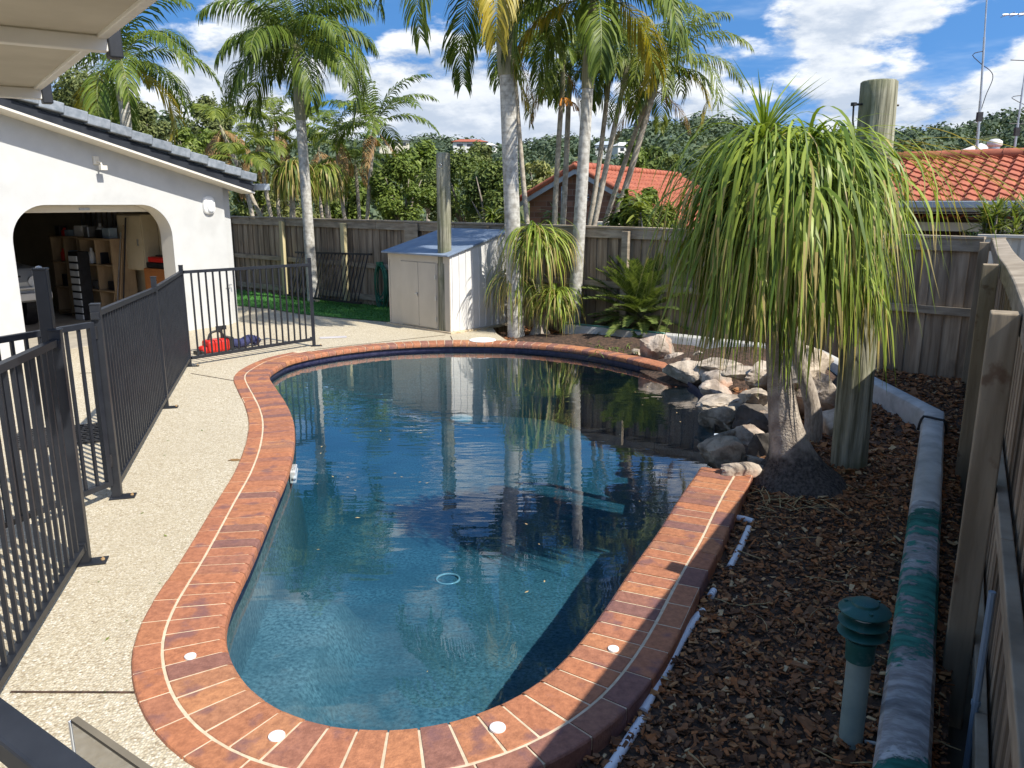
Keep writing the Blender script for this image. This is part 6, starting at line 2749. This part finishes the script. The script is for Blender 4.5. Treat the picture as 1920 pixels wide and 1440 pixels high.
def tree(label, u, vtop, wpx, Y, vbot, mk, seed, n=2600, ls=.10, name='tree', group=None, trunk=True, clumps=16, hfrac=.5, cat='tree'):
    rg = random.Random(seed)
    tp = atY(u, vtop, Y)
    bt = atY(u, vbot, Y)
    t0 = (tp - camo.location).length
    rx = wpx / F * Y * .5
    rz0 = (tp.z - bt.z) * hfrac
    c = V((tp.x, tp.y, tp.z - rz0))
    g = V((tp.x, tp.y, -.35))
    t = thing(name, label, cat, g, group)
    if trunk:
        mb = MB()
        fork = g.lerp(c, .55)
        mb.tube([g, g.lerp(fork, .5) + V((rg.uniform(-.1, .1), 0, 0)), fork], [.05 * rx + .06, .04 * rx + .05, .035 * rx + .04], 8)
        for k in range(6):
            a = k * 1.05 + rg.uniform(-.3, .3)
            e = c + V((math.cos(a) * rx * .6, math.sin(a) * rx * .6, rz0 * rg.uniform(-.1, .6)))
            mb.tube([fork, fork.lerp(e, .5) + UP * rz0 * .1, e], [.03 * rx + .03, .02 * rx + .02, .01], 6)
        mb.build('trunk', M['bark'], t, smooth=True)
    mb = MB()
    crown(mb, c, rx, rx * .9, rz0, n, ls, rg, clumps)
    mb.build('crown', M[mk], t)
    return t


TG = 'trees beyond the far fence'
tree('dense dark leafy tree left of the slim log post', 752, 296, 120, 27, 425, 'leaf', 1, 6800, .075, group=TG, hfrac=.55)
tree('broad dark tree right of the slim log post', 868, 284, 150, 29, 425, 'leafdark', 2, 10500, .08, group=TG, hfrac=.6)
tree('shadowy dark tree directly left of the brick gable', 915, 300, 110, 25, 430, 'leafdark', 3, 7000, .075, group=TG, hfrac=.6)
tree('olive tree behind the broad dark tree', 800, 270, 110, 38, 400, 'leaf', 4, 2600, .16, group=TG)
tree('mid green bushy tree between the two fence palms', 640, 318, 90, 34, 420, 'leaf', 5, 2600, .13, group=TG, hfrac=.6)
tree('yellow green shrubby tree behind the left fence panels', 470, 318, 90, 30, 425, 'leafyel', 6, 2400, .12, group=TG, hfrac=.6)
tree('pale olive shrub mass behind the slender palm', 560, 300, 110, 42, 420, 'leafolive', 7, 2600, .15, group=TG, hfrac=.6)
tree('green tree hiding the right end of the brick house', 1215, 350, 70, 21, 425, 'leaf', 8, 2600, .07, group=TG, hfrac=.5)
tree('tall gum tree behind the garage roof', 150, 128, 190, 44, 300, 'leafgum', 9, 9000, .13, group='gum trees behind the garage', clumps=26)
tree('spreading gum tree nearest the end of the garage roof', 225, 185, 150, 40, 320, 'leafgum', 10, 7500, .12, group='gum trees behind the garage', clumps=22)
tree('round crowned gum tree on the slope left of the rusty palm', 392, 182, 105, 62, 300, 'leafgum', 11, 6000, .16, group='gum trees behind the garage', clumps=20)
tree('grey green gum between the garage end and the rusty palm', 352, 230, 70, 55, 330, 'leaf', 12, 2200, .20, group='gum trees behind the garage')
tree('lower bush right beside the garage gutter', 352, 270, 60, 40, 340, 'leafyel', 13, 1800, .14, group=TG)
tree('round green tree above the middle of the red roof', 1190, 268, 70, 60, 345, 'leaf', 14, 2400, .20, group='trees above the roofs')
tree('dark tree above the right part of the brick house roof', 1222, 275, 60, 70, 340, 'leafdark', 15, 2200, .22, group='trees above the roofs')
tree('small yellow flowering tree above the brick house roof', 1262, 292, 30, 55, 330, 'leafyel', 16, 1200, .16, group='trees above the roofs')
tree('olive leafed tree above the left slope of the brick gable', 1010, 300, 90, 48, 380, 'leafolive', 17, 2400, .18, group='trees above the roofs')
tree('feathery tree beside the thick palm trunk on the skyline', 905, 268, 70, 55, 350, 'leafgum', 18, 2200, .2, group='trees above the roofs')


def shrub(label, u, v, Y, zb, n, L, w, mk, seed, spread=.25, heads=5, elr=(-.1, 1.4), name='shrub', group=None, fall=.6, cat='shrub', mk2=None):
    rg = random.Random(seed)
    c = atY(u, v, Y)
    base = V((c.x, c.y, zb))
    t = thing(name, label, cat, base, group)
    mb = MB()
    st = MB()
    for h in range(heads):
        hc = c + V((rg.uniform(-spread, spread), rg.uniform(-spread, spread), rg.uniform(-spread, spread) * .8))
        st.tube([V((base.x, base.y, zb)), base.lerp(hc, .5) + V((rg.uniform(-.05, .05), 0, 0)), hc], [.022, .018, .014], 6)
        for k in range(n):
            strap(mb, hc + UP * rg.uniform(-.15, .1), rg.uniform(0, 6.283), rg.uniform(*elr), L * rg.uniform(.7, 1.15), w * rg.uniform(.7, 1.2), rg, 0, S=5, fall=fall * rg.uniform(.5, 1.1))
    st.build('stems', M['bark'], t, smooth=True)
    mb.build('leaves', M[mk], t)


shrub('striped yellow green leafy shrub above the fence beside the brick house', 1228, 402, 13.8, -.2, 40, .42, .05, 'leafyel', 1, .35, 8, group='shrubs looking over the fence')
shrub('bright green broad leafed shrub at the air conditioner end of the brick wall', 1180, 398, 14.6, -.2, 40, .30, .06, 'leaf', 2, .3, 8, group='shrubs looking over the fence')
shrub('fresh green strappy clump over the fence left of the thick palm trunk', 938, 414, 17.2, -.2, 44, .50, .05, 'leafyel', 3, .35, 5, group='shrubs looking over the fence')
shrub('glossy finger leaved palm clump above the fence corner', 1866, 428, 11.6, -.2, 22, .30, .030, 'leafyel', 4, .34, 16, group='shrubs looking over the fence', fall=.25)
shrub('darker finger leaved clump at the right edge above the steel fence', 1925, 418, 11.2, -.2, 22, .30, .030, 'leafyel', 5, .34, 14, group='shrubs looking over the fence', fall=.25)
shrub('low grassy clump behind the fence under the brick gable', 1010, 424, 18.5, -.2, 40, .45, .04, 'leaf', 6, .4, 4, group='shrubs looking over the fence')
for k, (u, v, Y, lb) in enumerate(((548, 318, 25, 'bright green ponytail palm left of the slender palm trunk beyond the fence'), (606, 322, 26, 'bright green ponytail palm right of the slender palm trunk beyond the fence'))):
    rg = random.Random(90 + k)
    hc = atY(u, v, Y)
    bs = V((hc.x - .2 + .4 * k, hc.y, -.3))
    t = thing('ponytail_palm', lb, 'ponytail palm', bs, 'ponytail palms beyond the fence')
    mb = MB()
    mb.tube([bs, bs.lerp(hc, .5), hc], [.16, .10, .07], 8)
    mb.build('trunk', M['rockpale'], t, smooth=True)
    mb = MB()
    rosette(mb, hc, 340, (.9, 1.5), .05, rg, (-.5, 1.4), .2)
    mb.build('leaves', [M['frondlight'], M['ponytip']], t)

# hedge-like undergrowth along the outside of the far fence
rg = random.Random(60)
mb = MB()
for k in range(5200):
    s = rg.uniform(6.5, 21)
    p = FC + FDIR * s + out_far * rg.uniform(1.2, 6.0)
    hgt = 1.25 + .55 * noise.noise(p * .7)
    p = V((p.x, p.y, rg.uniform(-.2, max(.3, hgt))))
    nn = V((rg.gauss(0, .6), rg.gauss(0, .6), 1)).normalized()
    x = nn.orthogonal().normalized()
    x = Matrix.Rotation(rg.uniform(0, 6.28), 3, nn) @ x
    y = nn.cross(x)
    l = rg.uniform(.08, .2)
    mb.add([p - x * l, p - y * l * .45, p + x * l, p + y * l * .45], [(0, 1, 2, 3)])
mb.build('undergrowth', M['leaf'], kind='stuff', label='mixed green undergrowth along the outside of the far fence', cat='undergrowth')

# ------------------------------------------------------------------ hills, far forest, far houses
SKY = [(-900, 190), (-300, 230), (60, 240), (250, 255), (340, 280), (430, 296), (560, 300), (700, 290), (800, 296), (900, 304), (960, 310), (1040, 292), (1120, 292), (1200, 270), (1300, 268), (1420, 284), (1560, 292), (1700, 284), (1780, 276), (1860, 272), (1950, 266), (2200, 276), (2900, 260)]


def skyline(u):
    for (a, va), (b, vb) in zip(SKY, SKY[1:]):
        if a <= u <= b:
            f = (u - a) / (b - a)
            f = f * f * (3 - 2 * f)
            return va + (vb - va) * f
    return SKY[0][1] if u < SKY[0][0] else SKY[-1][1]


def hill_z(x, y):
    r_ = math.hypot(x, y)
    u = CX + F * math.cos(PITCH) * x / max(y, 1) if y > 1 else (3000 if x > 0 else -1000)
    v = skyline(u)
    el = math.atan((CY - v) / F) - PITCH
    crest = 230 if u > 450 else 150
    zt = HC + math.tan(el) * crest
    f = min(1, max(0, (r_ - 42) / (crest - 42)))
    f = f * f * (3 - 2 * f)
    z = -1.0 + (zt + 1.0) * f
    if r_ > crest:
        z -= (r_ - crest) * .06
    return z + f * 2.2 * noise.noise(V((x * .03, y * .03, 1)))


mb = MB()
NA, NR = 110, 46
vs, fs = [], []
for j in range(NR + 1):
    r_ = 38 * (520 / 38) ** (j / NR)
    for i in range(NA + 1):
        a = R(-62) + R(124) * i / NA
        x, y = r_ * math.sin(a), r_ * math.cos(a)
        vs.append((x, y, hill_z(x, y) if j else -.6))
for j in range(NR):
    for i in range(NA):
        a = j * (NA + 1) + i
        fs.append((a, a + 1, a + NA + 2, a + NA + 1))
mb.add(vs, fs)
mb.build('hills', M['terrain'], kind='structure', smooth=True)

rg = random.Random(70)
mb = MB()
cnt = 0
while cnt < 1500:
    a = R(rg.uniform(-36, 38))
    r_ = rg.uniform(60, 260) if rg.random() < .45 else rg.uniform(120, 240)
    x, y = r_ * math.sin(a), r_ * math.cos(a)
    u = CX + F * .975 * x / y
    if r_ < 95 and (u > 950 or u < 420) and rg.random() < .6:
        continue
    cnt += 1
    z = hill_z(x, y)
    s = rg.uniform(1.3, 3.0) * (1 if r_ > 100 else .7)
    c = V((x, y, z + s * .7))
    nl = 84
    for k in range(nl):
        d = V((rg.gauss(0, 1), rg.gauss(0, 1), abs(rg.gauss(0, .8)))).normalized()
        p = c + V((d.x * s, d.y * s, d.z * s * .95)) * rg.uniform(.65, 1.05) + V((0, 0, .25 * s * noise.noise(d * 2 + c)))
        nn = (d + V((rg.gauss(0, .45), rg.gauss(0, .45), .35))).normalized()
        xx = nn.orthogonal().normalized()
        yy = nn.cross(xx)
        l = s * rg.uniform(.09, .21)
        mb.add([p - xx * l, p - yy * l * .7, p + xx * l, p + yy * l * .7], [(0, 1, 2, 3)])
mb.build('forest', M['leaffar'], kind='stuff', label='dark green forest covering the distant hills', cat='forest')


def far_house(u, v, Y, w, h, roofmk, lb, wallmk='whitehouse', rz=0.0):
    q = atY(u, v, Y)
    t = thing('hill_house', lb, 'house', q - UP * h, 'houses on the distant hills')
    mb = MB()
    ax = (V((math.cos(rz), math.sin(rz), 0)), V((-math.sin(rz), math.cos(rz), 0)), UP)
    mb.box(q - UP * h * .75, (w, w * .7, h * 1.5), ax=ax)
    o = mb.build('wall', M[wallmk], t)
    mb = MB()
    a, b = ax[0] * (w * .56), ax[1] * (w * .42)
    rg_ = ax[0] * (w * .28)
    pk = UP * h * .45
    e = q + UP * .05
    mb.add([e - a - b, e + a - b, e + a + b, e - a + b, e - rg_ + pk, e + rg_ + pk], [(0, 1, 5, 4), (2, 3, 4, 5), (1, 2, 5), (3, 0, 4), (3, 2, 1, 0)])
    mb.build('roof', M[roofmk], t)
    for k in range(3):
        mb = MB()
        mb.box(q - UP * h * .4 - ax[1] * w * .352 + ax[0] * w * (.3 * (k - 1)), (w * .18, w * .01, h * .35), ax=ax)
        mb.build('window', M['glassdark'], t)


for args in [(325, 248, 120, 3.2, 1.9, 'whitehouse', 'pale two storey house perched on the left hill behind the garage', 'whitehouse', .4),
             (880, 268, 150, 6.0, 1.3, 'tilered', 'house with a reddish roof on the skyline left of the thick palm', 'whitehouse', .1),
             (912, 274, 160, 3.7, 1.2, 'whitehouse', 'low white house next to the reddish skyline roof', 'whitehouse', -.2),
             (1172, 275, 140, 3.8, 1.4, 'whitehouse', 'white roofed house on the slope above the brick house', 'whitehouse', .3),
             (1133, 273, 150, 3.1, 1.6, 'gutter', 'bluish white house behind the leaning palms', 'whitehouse', -.2),
             (1292, 259, 190, 4.0, 1.4, 'whitehouse', 'pale house high on the far ridge left of the ponytail leaves', 'whitehouse', .2),
             (1322, 263, 190, 4.0, 1.4, 'greytile', 'grey roofed house on the far ridge touching the ponytail leaves', 'whitehouse', 0),
             (1712, 269, 170, 5.0, 1.2, 'whitehouse', 'long white house on the hill right of the thick log post', 'whitehouse', .2),
             (1868, 257, 190, 3.7, 1.2, 'greytile', 'grey house on the hill between the two masts', 'whitehouse', -.1),
             (738, 265, 120, 4.3, 1.2, 'greytile', 'grey roofed house on the hill behind the broad headed palm', 'cream', .2)]:
    far_house(*args)
